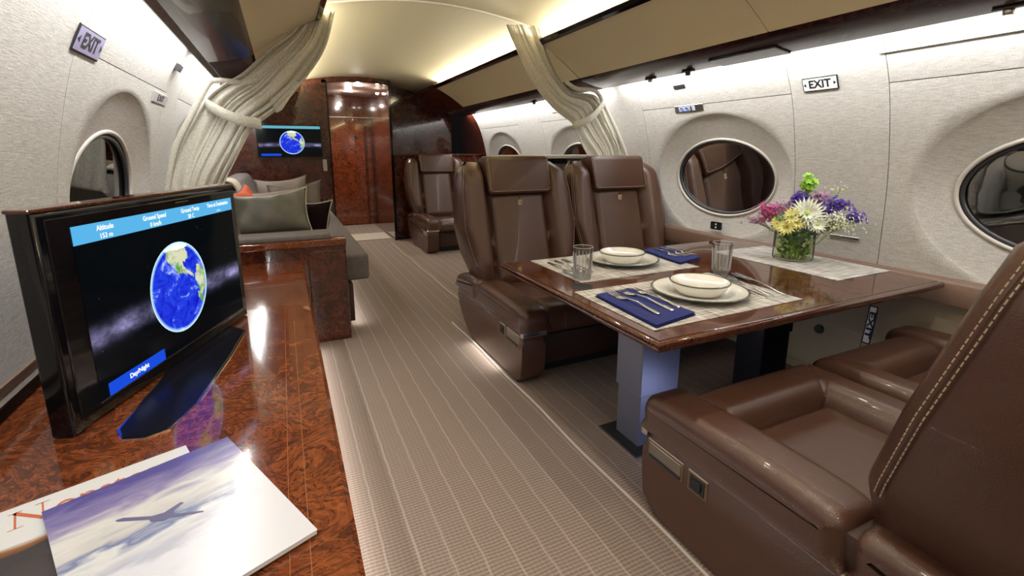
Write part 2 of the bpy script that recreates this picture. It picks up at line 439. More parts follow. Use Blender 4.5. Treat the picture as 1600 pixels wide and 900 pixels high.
# ------------------------------------------------------------------ setting: floor, ceiling
Y0, Y1 = -2.3, 5.5
fl = box('floor', XC - 1.45, XC + 1.45, Y0, 7.2, -.06, 0, M['carpet']); tag(fl, kind='structure')
# raised carpet seam beside the seats
pts = [(.838 + .004 * math.sin(y * 9), y, .001) for y in [i * .1 for i in range(-20, 27)]]
o = tube('carpet_seam', pts, .0045, plain('seam_cord', (.50, .44, .38), rough=.9), fl)
o = tube('carpet_seam', [(1.02 + .004 * math.sin(y * 9), y, .001) for y in [2.7 + i * .1 for i in range(27)]], .004, bpy.data.materials['seam_cord'], fl)

def arch_panel(name, y0, y1, m, th=.02, dmax=.86, n=28):
    vs, fs = [], []
    for yy in (y0, y1):
        for j in range(n + 1):
            d = -dmax + 2 * dmax * j / n; vs.append((XC + d, yy, ceil_z(d)))
        for j in range(n + 1):
            d = -dmax + 2 * dmax * j / n; vs.append((XC + d, yy, ceil_z(d) + th))
    k = n + 1
    for j in range(n):
        fs.append((j, j + 1, 2 * k + j + 1, 2 * k + j)); fs.append((k + j, 3 * k + j, 3 * k + j + 1, k + j + 1))
        fs.append((j, k + j, k + j + 1, j + 1)); fs.append((2 * k + j, 2 * k + j + 1, 3 * k + j + 1, 3 * k + j))
    return pm(name, vs, fs, m, None, True)
ceil = arch_panel('ceiling', Y0, 7.15, M['cream']); tag(ceil, kind='structure')
# curtain track: arched rib across the ceiling
tr = tube('trim_1', [(XC + d, 2.66, ceil_z(d) - .004) for d in [-.62 + .04 * i for i in range(32)]], .006, M['lip']); tag(tr, kind='structure')
for (x, y) in FILL_LAMPS:  # unseen lamps added to brighten the cabin
    z = ceil_z(x - XC)
    o = thing('ceiling_lamp', (x, y, z - .006), 'small round recessed lamp in the ceiling over the near seats', 'lamp', 'recessed ceiling lamps of the cabin')
    lathe('lamp_ring', [(.020, .002), (.024, -.002), (.030, 0), (.031, .006)], (x, y, z - .006), M['satin'], o, 24)
    lathe('lamp_lens', [(.0001, .002), (.020, .002)], (x, y, z - .006), M['lamp_on'], o, 24)
    spot('lamp_beam', (x, y, z - .02), P_FILL, angle=110, blend=.8, r=.02)

# ------------------------------------------------------------------ overhead bins and valances
binprof = [(.622, 1.626), (.70, 1.590), (.78, 1.545), (.86, 1.490), (.915, 1.447)]
def bin_panel(s, y0, y1, label, first=False):
    o = thing('overhead_bin', (XC + s * .75, (y0 + y1) / 2, 1.5), label, 'bin')
    P = [(XC + s * d, z) for d, z in binprof]; Q = [(XC + s * (d + .005), z + .008) for d, z in binprof]
    prism('bin_face', P + Q[::-1], 'y', y0 + .002, y1 - .002, M['bin'], o, .003, 2)
    E = [(.602, 1.628), (.592, 1.646), (.600, 1.654), (.622, 1.648), (.630, 1.626), (.622, 1.620)]
    prism('top_trim', [(XC + s * d, z) for d, z in E], 'y', y0, y1, M['black_gloss'], o, .0, label='glossy black strip along the top edge')
    box('cove_shelf', *sorted((XC + s * .685, XC + s * .90)), y0, y1, 1.598, 1.604, M['cream'], o)
    return o
bin_panel(1, Y0, 1.36, 'beige overhead bin door over the near leather seats on the right')
bin_panel(1, 1.36, 2.676, 'beige overhead bin door over the dining table, up to the right curtain')
bin_panel(1, 2.684, 4.86, 'beige overhead bin door beyond the right curtain')
bin_panel(-1, Y0, 1.30, 'beige overhead bin door above the left wall nearest the camera')
bin_panel(-1, 1.30, 2.676, 'beige overhead bin door above the wooden credenza, up to the left curtain')
bin_panel(-1, 2.684, 5.44, 'beige overhead bin door over the sofa beyond the left curtain')
k = 2
for s in (1, -1):
    for (y0, y1) in ((Y0, 2.678), (2.684, 5.46)):
        P = [(.908, 1.452), (.922, 1.436), (1.03, 1.410), (1.098, 1.400), (1.104, 1.408), (1.085, 1.44), (1.0, 1.49), (.93, 1.49)]
        o = prism('trim_%d' % k, [(XC + s * d, z) for d, z in P], 'y', y0, y1, M['burl_trim'], None, .004, 2); tag(o, kind='structure'); k += 1
        # light channel above the wall top, closes the side of the cabin
        P = [(1.085, 1.53), (1.2, 1.53), (1.2, 1.55), (1.085, 1.55)]
        # closing board between the channel and the bins
# burl end of the right bin run, up to the bulkhead
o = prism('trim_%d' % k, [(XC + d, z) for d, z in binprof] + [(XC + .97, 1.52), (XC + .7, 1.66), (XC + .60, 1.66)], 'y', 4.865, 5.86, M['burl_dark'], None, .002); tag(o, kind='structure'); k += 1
# slim air outlet panel let into the underside of the right valance
o = box('air_outlet', -.052, .052, -.17, .17, -.004, .006, M['black_gloss'], None, .003, 2, frame((XC + 1.045, 1.56, 1.4055), (.068, 0, -.010), (0, 1, 0)))
tag(o, 'long black air outlet panel under the right valance above the EXIT sign', 'air outlet')
rebase(o, (XC + 1.045, 1.56, 1.4055))
def reading(s, y, lit, label):
    o = thing('reading_light', (XC + s * 1.075, y, 1.402), label, 'lamp')
    c = (XC + s * 1.075, y, 1.402)
    box('mount', c[0] - .012, c[0] + .012, y - .035, y + .035, 1.397, 1.404, M['black'], o, .002)
    lathe('lamp_head', [(.0001, -.022), (.010, -.022), (.014, -.016), (.013, -.004), (.008, 0)], c, M['black'] if not lit else M['satin'], o, 18)
    if lit: lathe('lamp_lens', [(.0001, -.0225), (.009, -.0225)], c, M['lamp_on'], o, 16)
for s, y, lit, lb in [(1, 2.21, True, 'lit reading light under the right valance beside the right curtain'),
                      (1, 1.93, False, 'dark swivel reading light under the right valance above the far oval window'),
                      (1, .72, True, 'lit reading light under the right valance nearest the camera'),
                      (1, 3.6, False, 'small dark reading light under the right valance beyond the curtain')]:
    reading(s, y, lit, lb)

# ------------------------------------------------------------------ walls with oval windows
def wall_grid(name, s, y0, y1, z0, z1, m, parent, nz=14, gap=.0015, off=0, th=.012):
    """a curved wall panel with its own thickness"""
    y0 += gap; y1 -= gap; z0 += gap; z1 -= gap; vs, fs = [], []
    n = max(2, nz)
    for k in (0, 1):
        for i in range(n + 1):
            z = lerp(z0, z1, i / n)
            for y in (y0, y1): vs.append((wx(s, z, off + k * th), y, z))
    N = 2 * (n + 1)
    for i in range(n):
        a = i * 2; fs.append((a, a + 1, a + 3, a + 2)); a += N; fs.append((a, a + 2, a + 3, a + 1))
        for c in (0, 1): a = i * 2 + c; fs.append((a, a + 2, a + 2 + N, a + N))
    fs.append((0, N, N + 1, 1)); a = n * 2; fs.append((a, a + 1, a + 1 + N, a + N))
    return pm(name, vs, fs, m, parent, True)
def window_panel(s, y0, y1, z0, z1, yc, zc, ro, ri, parent, depth=.045, NA=96, gap=.0015):
    y0 += gap; y1 -= gap; z0 += gap; z1 -= gap
    vs, fs = [], []; rings = []
    angs = [2 * PI * k / NA for k in range(NA)]
    # snap the nearest angles to the rectangle's corners
    for cy, cz in ((y1, z1), (y0, z1), (y0, z0), (y1, z0)):
        a = math.atan2(cz - zc, cy - yc) % (2 * PI)
        i = min(range(NA), key=lambda q: abs((angs[q] - a + PI) % (2 * PI) - PI)); angs[i] = a
    def rect(a):
        c, q = math.cos(a), math.sin(a); t = 1e9
        if c > 1e-6: t = min(t, (y1 - yc) / c)
        if c < -1e-6: t = min(t, (y0 - yc) / c)
        if q > 1e-6: t = min(t, (z1 - zc) / q)
        if q < -1e-6: t = min(t, (z0 - zc) / q)
        return yc + t * c, zc + t * q
    def ell(a, r):
        c, q = math.cos(a), math.sin(a); t = 1 / math.sqrt((c / r[0]) ** 2 + (q / r[1]) ** 2)
        return yc + t * c, zc + t * q
    rows = []
    for t in (0, .25, .5, .75, 1): rows.append(('r', t, 0))
    for t in (.03, .08, .15, .25, .4, .55, .7, .85, 1): rows.append(('e', t, depth * (t ** .75)))
    for kind, t, dd in rows:
        ring = []
        for a in angs:
            if kind == 'r':
                p, q = rect(a), ell(a, ro); y = lerp(p[0], q[0], t); z = lerp(p[1], q[1], t)
            else:
                p, q = ell(a, ro), ell(a, ri); y = lerp(p[0], q[0], t); z = lerp(p[1], q[1], t)
            ring.append(len(vs)); vs.append((wx(s, z, dd), y, z))
        rings.append(ring)
    ring = [len(vs) + i for i in range(NA)]
    for a in angs:
        y, z = ell(a, ri); vs.append((wx(s, z, depth + .035), y, z))
    rings.append(ring)
    for A, B in zip(rings, rings[1:]):
        for i in range(NA):
            j = (i + 1) % NA; fs.append((A[i], A[j], B[j], B[i]) if s > 0 else (A[i], B[i], B[j], A[j]))
    # returned edge of the panel
    R2 = [len(vs) + i for i in range(NA)]
    for i, a in enumerate(angs):
        v = vs[rings[0][i]]; vs.append((v[0] + s * .012, v[1], v[2]))
    for i in range(NA):
        j = (i + 1) % NA; fs.append((rings[0][j], rings[0][i], R2[i], R2[j]))
    return pm('wall_panel', vs, fs, M['wall'], parent, True)
def ell_pts(s, yc, zc, r, off, n=64):
    out = []
    for k in range(n):
        a = 2 * PI * k / n; y = yc + r[0] * math.cos(a); z = zc + r[1] * math.sin(a); out.append((wx(s, z, off), y, z))
    return out
WN = [1]
def window(s, yc, zc=.855, ri=(.335, .212), depth=.045):
    e = bpy.data.objects.new('window_%d' % WN[0], None); COL.objects.link(e); WN[0] += 1
    e.location = (wx(s, zc, depth), yc, zc); tag(e, kind='structure')
    tube('window_lip', ell_pts(s, yc, zc, (ri[0], ri[1]), depth - .001), .008, M['lip'], e, 8, True)
    tube('gasket', ell_pts(s, yc, zc, (ri[0] - .014, ri[1] - .014), depth + .010), .008, M['gasket'], e, 8, True)
    # pane: slightly domed sheet with thickness
    n = 64; vs = []; fs = []
    for off in (depth + .018, depth + .024):
        c = len(vs); vs.append((wx(s, zc, off), yc, zc))
        P = ell_pts(s, yc, zc, (ri[0] - .006, ri[1] - .006), off, n); vs += P
        for i in range(n): fs.append((c, c + 1 + i, c + 1 + (i + 1) % n))
    pm('glass_pane', vs, fs, M['pane'], e, True)
    # dark outer skin of the window well with a black backing that stands in for the dark outside
    vs = []; fs = []
    A = ell_pts(s, yc, zc, ri, depth + .03, n); B = ell_pts(s, yc, zc, (ri[0] + .01, ri[1] + .01), depth + .10, n)
    vs = A + B
    for i in range(n): fs.append((i, (i + 1) % n, n + (i + 1) % n, n + i))
    vs.append((wx(s, zc, depth + .10), yc, zc))
    for i in range(n): fs.append((n + i, n + (i + 1) % n, 2 * n))
    pm('window_well', vs, fs, M['well'], e, True)
M['well'] = plain('window_well', (.012, .008, .008), rough=.5)
WZ = 1.255       # height of the long seam
def side_wall(s, name, cells, strips, zlo):
    w = bpy.data.objects.new(name, None); COL.objects.link(w); w.location = (wx(s, .5, .02), 1.5, 0); tag(w, kind='structure')
    # outer skin standing 8 cm behind the panels keeps the cabin closed; below the windows and above them
    for (a, b) in ((0.0, .50), (1.235, 1.56)):
        wall_grid('backing', s, Y0, 7.2, a, b, M['black'], w, 8, 0, .013 if s > 0 or a > 1 else .10, .01)
    for (y0, y1, yc) in cells:
        window_panel(s, y0, y1, .50, WZ, yc, .855, (min(.45, yc - y0 - .01, y1 - yc - .01), .345), (.335, .212), w)
        wall_grid('wall_panel', s, y0, y1, WZ, 1.50, M['wall'], w, 8)
        window(s, yc)
    for (y0, y1) in strips:
        wall_grid('wall_panel', s, y0, y1, .50, 1.50, M['wall'], w, 22)
    edges = sorted({round(v, 4) for c in cells for v in c[:2]} | {round(v, 4) for c in strips for v in c})
    for a, b in zip(edges, edges[1:]):
        wall_grid('lower_panel', s, a, b, .0, .50, M['lower_wall'], w, 12, .0015, .0 if s > 0 else .085)
        # narrow joint strip behind each vertical seam
    for a in edges: wall_grid('joint_strip', s, a - .02, a + .02, .50, WZ, M['lip'], w, 16, 0, .013, .004)
    return w
CW = [( 2.49, 3.94, 3.36)]
right = side_wall(1, 'wall_right', [(.06, 1.10, .56), (1.49, 2.49, 1.95), (2.88, 3.84, 3.36), (4.28, 5.3, 4.78)],
                  [(Y0, .06), (1.10, 1.49), (2.49, 2.88), (3.84, 4.28)], .5)
left = side_wall(-1, 'wall_left', [(.06, 1.10, .60), (1.60, 2.64, 2.13), (2.90, 3.84, 3.40), (4.28, 5.3, 4.78)],
                 [(Y0, .06), (1.10, 1.60), (2.64, 2.90), (3.84, 4.28), (5.3, 5.5)], .5)
# burl lined side wall beyond the last right window
wall_grid('wall_panel', 1, 5.3, 7.15, .50, 1.50, M['burl_dark'], right, 22, label=None) if False else None
o = wall_grid('burl_panel', 1, 5.3, 7.15, .50, 1.50, M['burl_dark'], right, 22, .001, -.006, .02)
wall_grid('backing', 1, 5.3, 7.15, 0, .5, M['burl_dark'], right, 8, 0, 0, .01)
wall_grid('backing', -1, 5.5, 7.15, 0, 1.5, M['burl_dark'], left, 8, 0, 0, .01)

# closing boards over the light channels (top of the side shells)
for s in (1, -1):
    P = [(1.02, 1.515), (1.22, 1.515), (1.22, 1.535), (1.02, 1.535)]
    o = prism('trim_%d' % k, [(XC + s * d, z) for d, z in P], 'y', Y0, 7.15, M['lip'], None); tag(o, kind='structure'); k += 1
    P = [(.80, 1.56), (.86, 1.56), (.86, 1.66), (.80, 1.66)]
    o = prism('trim_%d' % k, [(XC + s * d, z) for d, z in P], 'y', Y0, 7.15, M['cream'], None); tag(o, kind='structure'); k += 1
# rear bulkhead behind the camera
o = box('wall_back', XC - 1.45, XC + 1.45, Y0 - .03, Y0, 0, 1.85, M['wall']); tag(o, kind='structure')

# side ledges
for s, yr in ((-1, (Y0, 2.6)), (1, (Y0, 2.62))):
    nm = 'ledge'
    zt = .54 if s > 0 else .502
    wd = .066 if s > 0 else .034
    P = [(wx(s, .47, -.004), .455), (wx(s, zt, -.002), zt), (wx(s, zt, -wd + .012), zt + .002), (wx(s, zt, -wd), zt - .010), (wx(s, zt, -wd), .455)]
    if s < 0: P = [(-.555, .545), (-.542, .541), (-.543, .531), (-.585, .470), (-.588, .455), (-.62, .455), (-.62, .545)]
    o = prism('trim_%d' % k, P, 'y', yr[0], yr[1], M['leather_ledge'], None, .004, 2); tag(o, kind='structure'); k += 1
o = box('baseboard_right', XC + 1.285, XC + 1.30, Y0, 2.6, 0, .035, M['lower_wall']); tag(o, kind='structure')

# seam cords (light catching edges) come from the panel gaps themselves

# ------------------------------------------------------------------ wall fittings
def plate(name, s, y, z, w, h, m, parent=None, th=.004, off=0.0, bev=.001):
    F_ = wframe(s, y, z, off)
    return box(name, -w / 2, w / 2, -h / 2, h / 2, 0, th, m, parent, bev, 1, F_)
def exit_sign(s, y, z, w, h, face, frame_m, label, rot=0):
    F_ = wframe(s, y, z, 0)
    if rot: F_ = F_ @ Matrix.Rotation(rot, 4, 'Z')
    o = thing('exit_sign', F_.translation, label, 'sign')
    box('sign_frame', -w / 2, w / 2, -h / 2, h / 2, 0, .005, frame_m, o, .0015, 1, F_)
    box('sign_face', -w / 2 + .005, w / 2 - .005, -h / 2 + .005, h / 2 - .005, .003, .0062, face, o, 0, 1, F_)
    T = F_ @ Matrix.Translation((0, 0, .0066))
    text('lettering', 'EXIT', h * .78, T @ Matrix.Diagonal((1, 1, 1, 1)), frame_m, o, .0004, sx=.98, bold=.0012)
    for d in (-1, 1):
        bm = bmesh.new(); a = w * .455 * d; b_ = w * .385 * d
        vs = [bm.verts.new(F_ @ Vector(p)) for p in ((a, 0, .007), (b_, h * .13, .007), (b_, -h * .13, .007))]
        bm.faces.new(vs if d < 0 else vs[::-1]); r = bmesh.ops.extrude_face_region(bm, geom=bm.faces[:])
        for v in r['geom']:
            if isinstance(v, bmesh.types.BMVert): v.co -= F_.to_3x3() @ Vector((0, 0, .001))
        bm_done(bm, 'arrow', frame_m, o)
    return o
exit_sign(1, 1.355, 1.283, .150, .060, M['white_sign'], M['ink'], 'white EXIT sign with black letters on the right wall between the oval windows')
exit_sign(-1, 1.655, 1.275, .185, .070, M['lilac_sign'], M['ink'], 'lilac EXIT sign in a black frame on the left wall')
F_ = wframe(1, 1.083, .28)
o = thing('exit_sign', F_.translation, 'small upright navy EXIT sign low on the wall under the table', 'sign')
Fr = F_ @ Matrix.Rotation(-PI / 2, 4, 'Z')
box('sign_frame', -.083, .083, -.017, .017, 0, .004, M['navy_sign'], o, .001, 1, Fr)
box('sign_face', -.077, .077, -.012, .012, .003, .005, M['white_sign'], o, 0, 1, Fr)
text('lettering', 'EXIT', .030, Fr @ Matrix.Translation((0, 0, .0055)), M['navy_sign'], o, .0004, sx=1.9, bold=.001)
# small grey sign by the left curtain
F_ = wframe(-1, 2.555, 1.222)
o = thing('wall_placard', F_.translation, 'small grey EXIT placard on the left wall above the window', 'sign')
box('plate', -.125, .125, -.022, .022, 0, .004, M['plastic_grey'], o, .001, 1, F_)
text('lettering', 'EXIT', .036, F_ @ Matrix.Translation((0, 0, .005)), M['ink'], o, .0004, sx=1.6)
# passenger service plate with two buttons, right wall
F_ = wframe(1, 2.105, 1.24)
o = thing('service_panel', F_.translation, 'grey control plate with two round blue-ringed buttons above the right oval window', 'switch')
box('plate', -.105, .105, -.020, .020, 0, .004, M['satin'], o, .002, 1, F_)
blue = plain('button_blue', (.10, .16, .55), rough=.3)
box('display', -.072, .048, -.013, .013, .004, .0055, plain('panel_display', (.45, .50, .62), .3), o, 0, 1, F_)
for q in (-.048, -.010):
    pts = [F_ @ Vector((q + .010 * math.cos(a * PI / 10), .010 * math.sin(a * PI / 10), .007)) for a in range(20)]
    tube('button', pts, .0022, blue, o, 6, True)
box('switch', .018, .026, -.013, .013, .005, .010, M['ink'], o, .001, 1, F_)
o = plate('air_vent', 1, 2.13, 1.357, .085, .022, M['black']); tag(o, 'small black vent slot high on the right wall above the control plate', 'vent'); 
o = plate('air_vent', 1, 3.5, 1.33, .16, .03, M['plastic_grey']); tag(o, 'small grey vent plate high on the right wall beyond the curtain', 'vent')
o = plate('coat_hook', -1, 2.60, 1.362, .05, .03, M['gasket'], None, .02); tag(o, 'small dark coat hook high on the left wall', 'hook')
o = plate('wall_slot', 1, 1.243, .632, .125, .012, M['satin']); tag(o, 'slim metal slot in the right wall behind the flowers', 'slot')
F_ = wframe(1, 1.935, .586)
o = thing('wall_socket', F_.translation, 'small black socket with two holes below the right oval window', 'socket')
box('plate', -.036, .036, -.022, .022, 0, .006, M['black'], o, .008, 3, F_)
for q in (-.009, .009): box('socket_hole', -.005, .005, q - .004, q + .004, .006, .0068, M['white_sign'], o, 0, 1, F_)
F_ = wframe(1, 1.279, .196)
o = thing('wall_valve', F_.translation, 'round dark green valve cap low on the wall beside the table leg', 'valve')
c = F_.translation
bm = bmesh.new(); r = bmesh.ops.create_cone(bm, cap_ends=True, segments=24, radius1=.022, radius2=.017, depth=.014, matrix=F_ @ Matrix.Translation((0, 0, .007)))
bm_done(bm, 'knob_cap', plain('knob_green', (.05, .065, .05), .4), o)
o = plate('light_channel_lip', 1, .40, 1.360, 1.44, .004, M['satin'], None, .006); tag(o, 'thin metal lip of the light channel along the top of the right wall', 'trim')

# ------------------------------------------------------------------ curtains
def curtain(name, label, LT, RT, yb, frame_pts, band, flaps, npl):
    """LT/RT: left and right borders (x,z) from the ceiling down; folds run lengthwise"""
    root = thing(name, (LT[-1][0], yb, LT[-1][1]), label, 'curtain')
    NU, NV = npl * 12, 46; vs, fs = [], []
    for j in range(NV + 1):
        v = j / NV; a = poly_at([(p[0], p[1], 0) for p in LT], v); b = poly_at([(p[0], p[1], 0) for p in RT], v)
        wdt = (b - a).length; amp = .003 + .050 * min(wdt, .30) * (.6 if v > band[2] else 1)
        for i in range(NU + 1):
            u = i / NU; ph = npl * 2 * PI * (u + .07 * math.sin(5 * u + 2.2 * v) + .03 * math.sin(13 * u + 1.0))
            uu = u + .018 * math.sin(ph) * math.cos(1.3 * v * 4)
            p = a.lerp(b, uu)
            # creases: sharp valleys, round crests
            w = .5 + .5 * math.cos(ph) * (.6 + .4 * math.sin(7.3 * u + 2)) + .12 * math.sin(2.3 * ph + 4 * v)
            yy = yb - .02 - amp * (1.4 - 2.4 * w) + .012 * math.sin(9 * v + 5 * u)
            vs.append((p.x, yy, p.y))
    for j in range(NV):
        for i in range(NU):
            q = j * (NU + 1) + i; fs.append((q, q + 1, q + NU + 2, q + NU + 1))
    o = pm('drape', vs, fs, M['curtain'], root, True)
    md = o.modifiers.new('t', 'SOLIDIFY'); md.thickness = .004; md.offset = 0
    if frame_pts:
        n = len(frame_pts); bm = bmesh.new()
        pts = [poly_at([(p[0], yb - .035, p[1]) for p in frame_pts], t / 40) for t in range(41)]
        tube_bm(bm, pts, .013, 8); bm_done(bm, 'padded_frame', M['curtain'], root, True)
    # tie-back band wrapping the gathered cloth
    (x0, z0), (x1, z1), _, h = band
    vs, fs = [], []; n = 18
    for i in range(n + 1):
        t = i / n; x = lerp(x0, x1, t); z = lerp(z0, z1, t) - .02 * math.sin(PI * t); yy = yb - .055 - .035 * math.sin(PI * min(1, t * 1.1))
        vs += [(x, yy, z + h / 2), (x, yy + .004, z), (x, yy, z - h / 2)]
    for i in range(n):
        for q in (0, 1): fs.append((i * 3 + q, i * 3 + q + 1, i * 3 + q + 4, i * 3 + q + 3))
    o = pm('tieback', vs, fs, M['curtain'], root, True); md = o.modifiers.new('t', 'SOLIDIFY'); md.thickness = .003
    for fp in flaps:
        o = pm('curtain_flap', [(x, yb - .03 + .006 * i, z) for i, (x, z) in enumerate(fp)], [tuple(range(len(fp)))], M['curtain'], root)
        md = o.modifiers.new('t', 'SOLIDIFY'); md.thickness = .008
    return root
YC_ = 2.68
# left curtain
curtain('curtain', 'cream pleated curtain tied back against the left wall above the sofa end',
        [(.150, 1.645), (.09, 1.56), (-.03, 1.46), (-.13, 1.36), (-.22, 1.30), (-.285, 1.24), (-.345, 1.15), (-.42, 1.02), (-.47, .90), (-.49, .80)],
        [(.295, 1.675), (.24, 1.50), (.13, 1.34), (.02, 1.22), (-.08, 1.14), (-.12, 1.10), (-.16, 1.03), (-.21, .94), (-.255, .86), (-.285, .78)],
        YC_, [(-.07, 1.335), (-.12, 1.315), (-.235, 1.318), (-.275, 1.30), (-.35, 1.17), (-.44, 1.00), (-.495, .80)],
        ((-.295, 1.215), (-.075, 1.130), .55, .050),
        [[(.085, 1.34), (.11, 1.33), (.02, 1.20), (-.005, 1.185), (-.03, 1.245)]], 6)
curtain('curtain', 'cream pleated curtain tied back against the right wall behind the window seat',
        [(1.225, 1.712), (1.30, 1.56), (1.40, 1.40), (1.50, 1.29), (1.60, 1.21), (1.655, 1.18), (1.70, 1.12), (1.75, 1.05), (1.80, .98), (1.84, .90)],
        [(1.415, 1.735), (1.47, 1.62), (1.56, 1.47), (1.68, 1.37), (1.80, 1.365), (1.865, 1.345), (1.92, 1.26), (1.99, 1.15), (2.06, 1.05), (2.11, .93)],
        YC_, [(1.62, 1.42), (1.70, 1.385), (1.80, 1.385), (1.865, 1.36), (1.95, 1.24), (2.04, 1.10), (2.12, .95), (2.14, .85)],
        ((1.665, 1.160), (1.90, 1.305), .5, .048), [], 6)

# ------------------------------------------------------------------ far bulkhead and vestibule
YB = 5.5
def arch_plate(x0, x1, z0, y0, y1, m, name='wall_front', top=None, nseg=10):
    P = [(x0, z0)]
    xs = [lerp(x0, x1, i / nseg) for i in range(nseg + 1)]
    T = []
    for x in xs:
        d = abs(x - XC)
        z = ceil_z(d) if d < .62 else interp(d, [.62, .93, 1.15, 1.30, 1.40], [1.70, 1.54, 1.50, 1.2, .5])
        T.append((x, z))
    P = [(x1, z0)] + T[::-1] + [(x0, z0)]
    return prism(name, P, 'y', y0, y1, m, None, 0)
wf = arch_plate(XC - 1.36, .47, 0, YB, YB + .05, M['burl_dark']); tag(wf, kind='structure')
o = box('trim_%d' % k, .468, .482, YB - .006, YB + .06, 0, 1.72, M['black_gloss']); tag(o, kind='structure'); k += 1
wf2 = arch_plate(1.115, XC + 1.10, .96, YB + .35, YB + .40, M['burl_dark']); tag(wf2, kind='structure')
# slim dark partition edge right of the doorway
o = box('wall_partition', 1.098, 1.118, YB - .05, 6.9, 0, 1.745, M['burl_dark'], None, .002); tag(o, kind='structure')
o = box('trim_%d' % k, 1.094, 1.122, YB - .056, YB - .046, 0, 1.75, M['black_gloss'], None, .003); tag(o, kind='structure'); k += 1
arch = prism('trim_%d' % k, [(XC + d, ceil_z(d) + .0) for d in [-.36 + .05 * i for i in range(14)]] + [(XC + d, ceil_z(d) - .055) for d in [.29 - .05 * i for i in range(14)]], 'y', YB - .004, YB + .02, M['burl_dark']); tag(arch, kind='structure'); k += 1
# vestibule shell
o = box('wall_vestibule', .43, .47, YB + .05, 6.95, 0, 1.80, M['burl_dark']); tag(o, kind='structure')
lob = prism('ceiling_vestibule', [(XC + d, ceil_z(d) - .05) for d in [-.40 + .05 * i for i in range(15)]] + [(XC + d, ceil_z(d) - .02) for d in [.30 - .05 * i for i in range(15)]], 'y', YB, 6.95, M['lobby'], None); tag(lob, kind='structure')
dw = box('wall_vestibule_end', .43, 1.12, 6.90, 6.96, 0, 1.80, M['burl_door']); tag(dw, kind='structure')
dr = thing('door_1', (.80, 6.88, 0), None, None); tag(dr, kind='structure')
box('door_panel', .555, 1.03, 6.872, 6.90,   .01, 1.44, M['burl_door'], dr, .004)
box('door_rail', .535, 1.115, 6.862, 6.90, 1.44, 1.455, M['satin'], dr, .002)
box('door_jamb', .530, .552, 6.868, 6.90, 0, 1.44, M['wood_edge'], dr, .002)
box('door_jamb', 1.035, 1.055, 6.868, 6.90, 0, 1.44, M['wood_edge'], dr, .002)
tube('door_handle', [(.92, 6.87, 1.20), (.92, 6.84, 1.20), (.86, 6.835, 1.20)], .009, M['chrome'], dr)
lathe('handle_rose', [(.0001, -.004), (.024, -.004), (.024, .004)], (.92, 6.866, 1.20), M['satin'], dr, 20).rotation_euler = (0, 0, 0)
for i, (x, y) in enumerate(LOBBY):
    z = ceil_z(x - XC) - .054
    o = thing('ceiling_lamp', (x, y, z), ['bright round lamp in the vestibule ceiling, the nearer of two', 'bright round lamp in the vestibule ceiling, the one nearer the door'][i], 'lamp')
    lathe('lamp_ring', [(.055, 0), (.060, -.006), (.070, 0)], (x, y, z), M['lip'], o, 28)
    lathe('lamp_lens', [(.0001, -.003), (.056, -.002)], (x, y, z), M['lamp_on'], o, 28)
    spot('lamp_beam', (x, y, z - .02), 30, angle=130, blend=.7, r=.05)
    pl = bpy.data.lights.new('lamp_glow', 'POINT'); pl.energy = 2.2; pl.color = (1, .88, .78); pl.shadow_soft_size = .03
    po = bpy.data.objects.new('lamp_glow', pl); COL.objects.link(po); po.location = (x, y, z - .06)
o = thing('spot_lamp', (1.06, 5.9, 1.67), 'tiny bright spot lamp at the right side of the vestibule ceiling', 'lamp')
lathe('lamp_lens', [(.0001, -.02), (.016, -.018), (.02, 0)], (1.06, 5.9, 1.67), M['lamp_on'], o, 16)

# galley cabinet behind the single seat
cab = thing('galley_cabinet', (1.6, 5.7, 0), 'dark glossy burl cabinet behind the single leather seat', 'cabinet')
box('body', 1.12, 2.16, 5.47, 5.84, .03, .955, M['burl_dark'], cab, .004)
box('counter_top', 1.12, 2.17, 5.455, 5.845, .955, .975, M['wood_edge'], cab, .004)
box('door', 1.14, 1.60, 5.458, 5.472, .08, .44, M['burl_dark'], cab, .003); box('drawer', 1.14, 1.60, 5.458, 5.472, .47, .62, M['burl_dark'], cab, .003)
box('plinth', 1.13, 2.14, 5.50, 5.82, 0, .04, M['black'], cab)
# cover plates on the left bulkhead panel
o = box('switch_plate', .385, .425, YB - .008, YB, .80, .92, M['plastic_grey'], None, .002); tag(o, 'small grey switch plate under the wall screen', 'switch')

# low console behind the double seats
cn = thing('low_console', (1.75, 2.95, 0), 'low console with a pale top behind the two table seats', 'console')
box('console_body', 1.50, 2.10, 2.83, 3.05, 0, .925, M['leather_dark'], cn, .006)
box('console_top', 1.30, 2.12, 2.80, 3.08, .955, .978, M['lip'], cn, .006)
box('console_band', 1.34, 2.10, 2.815, 3.06, .925, .955, M['black_gloss'], cn, .002)

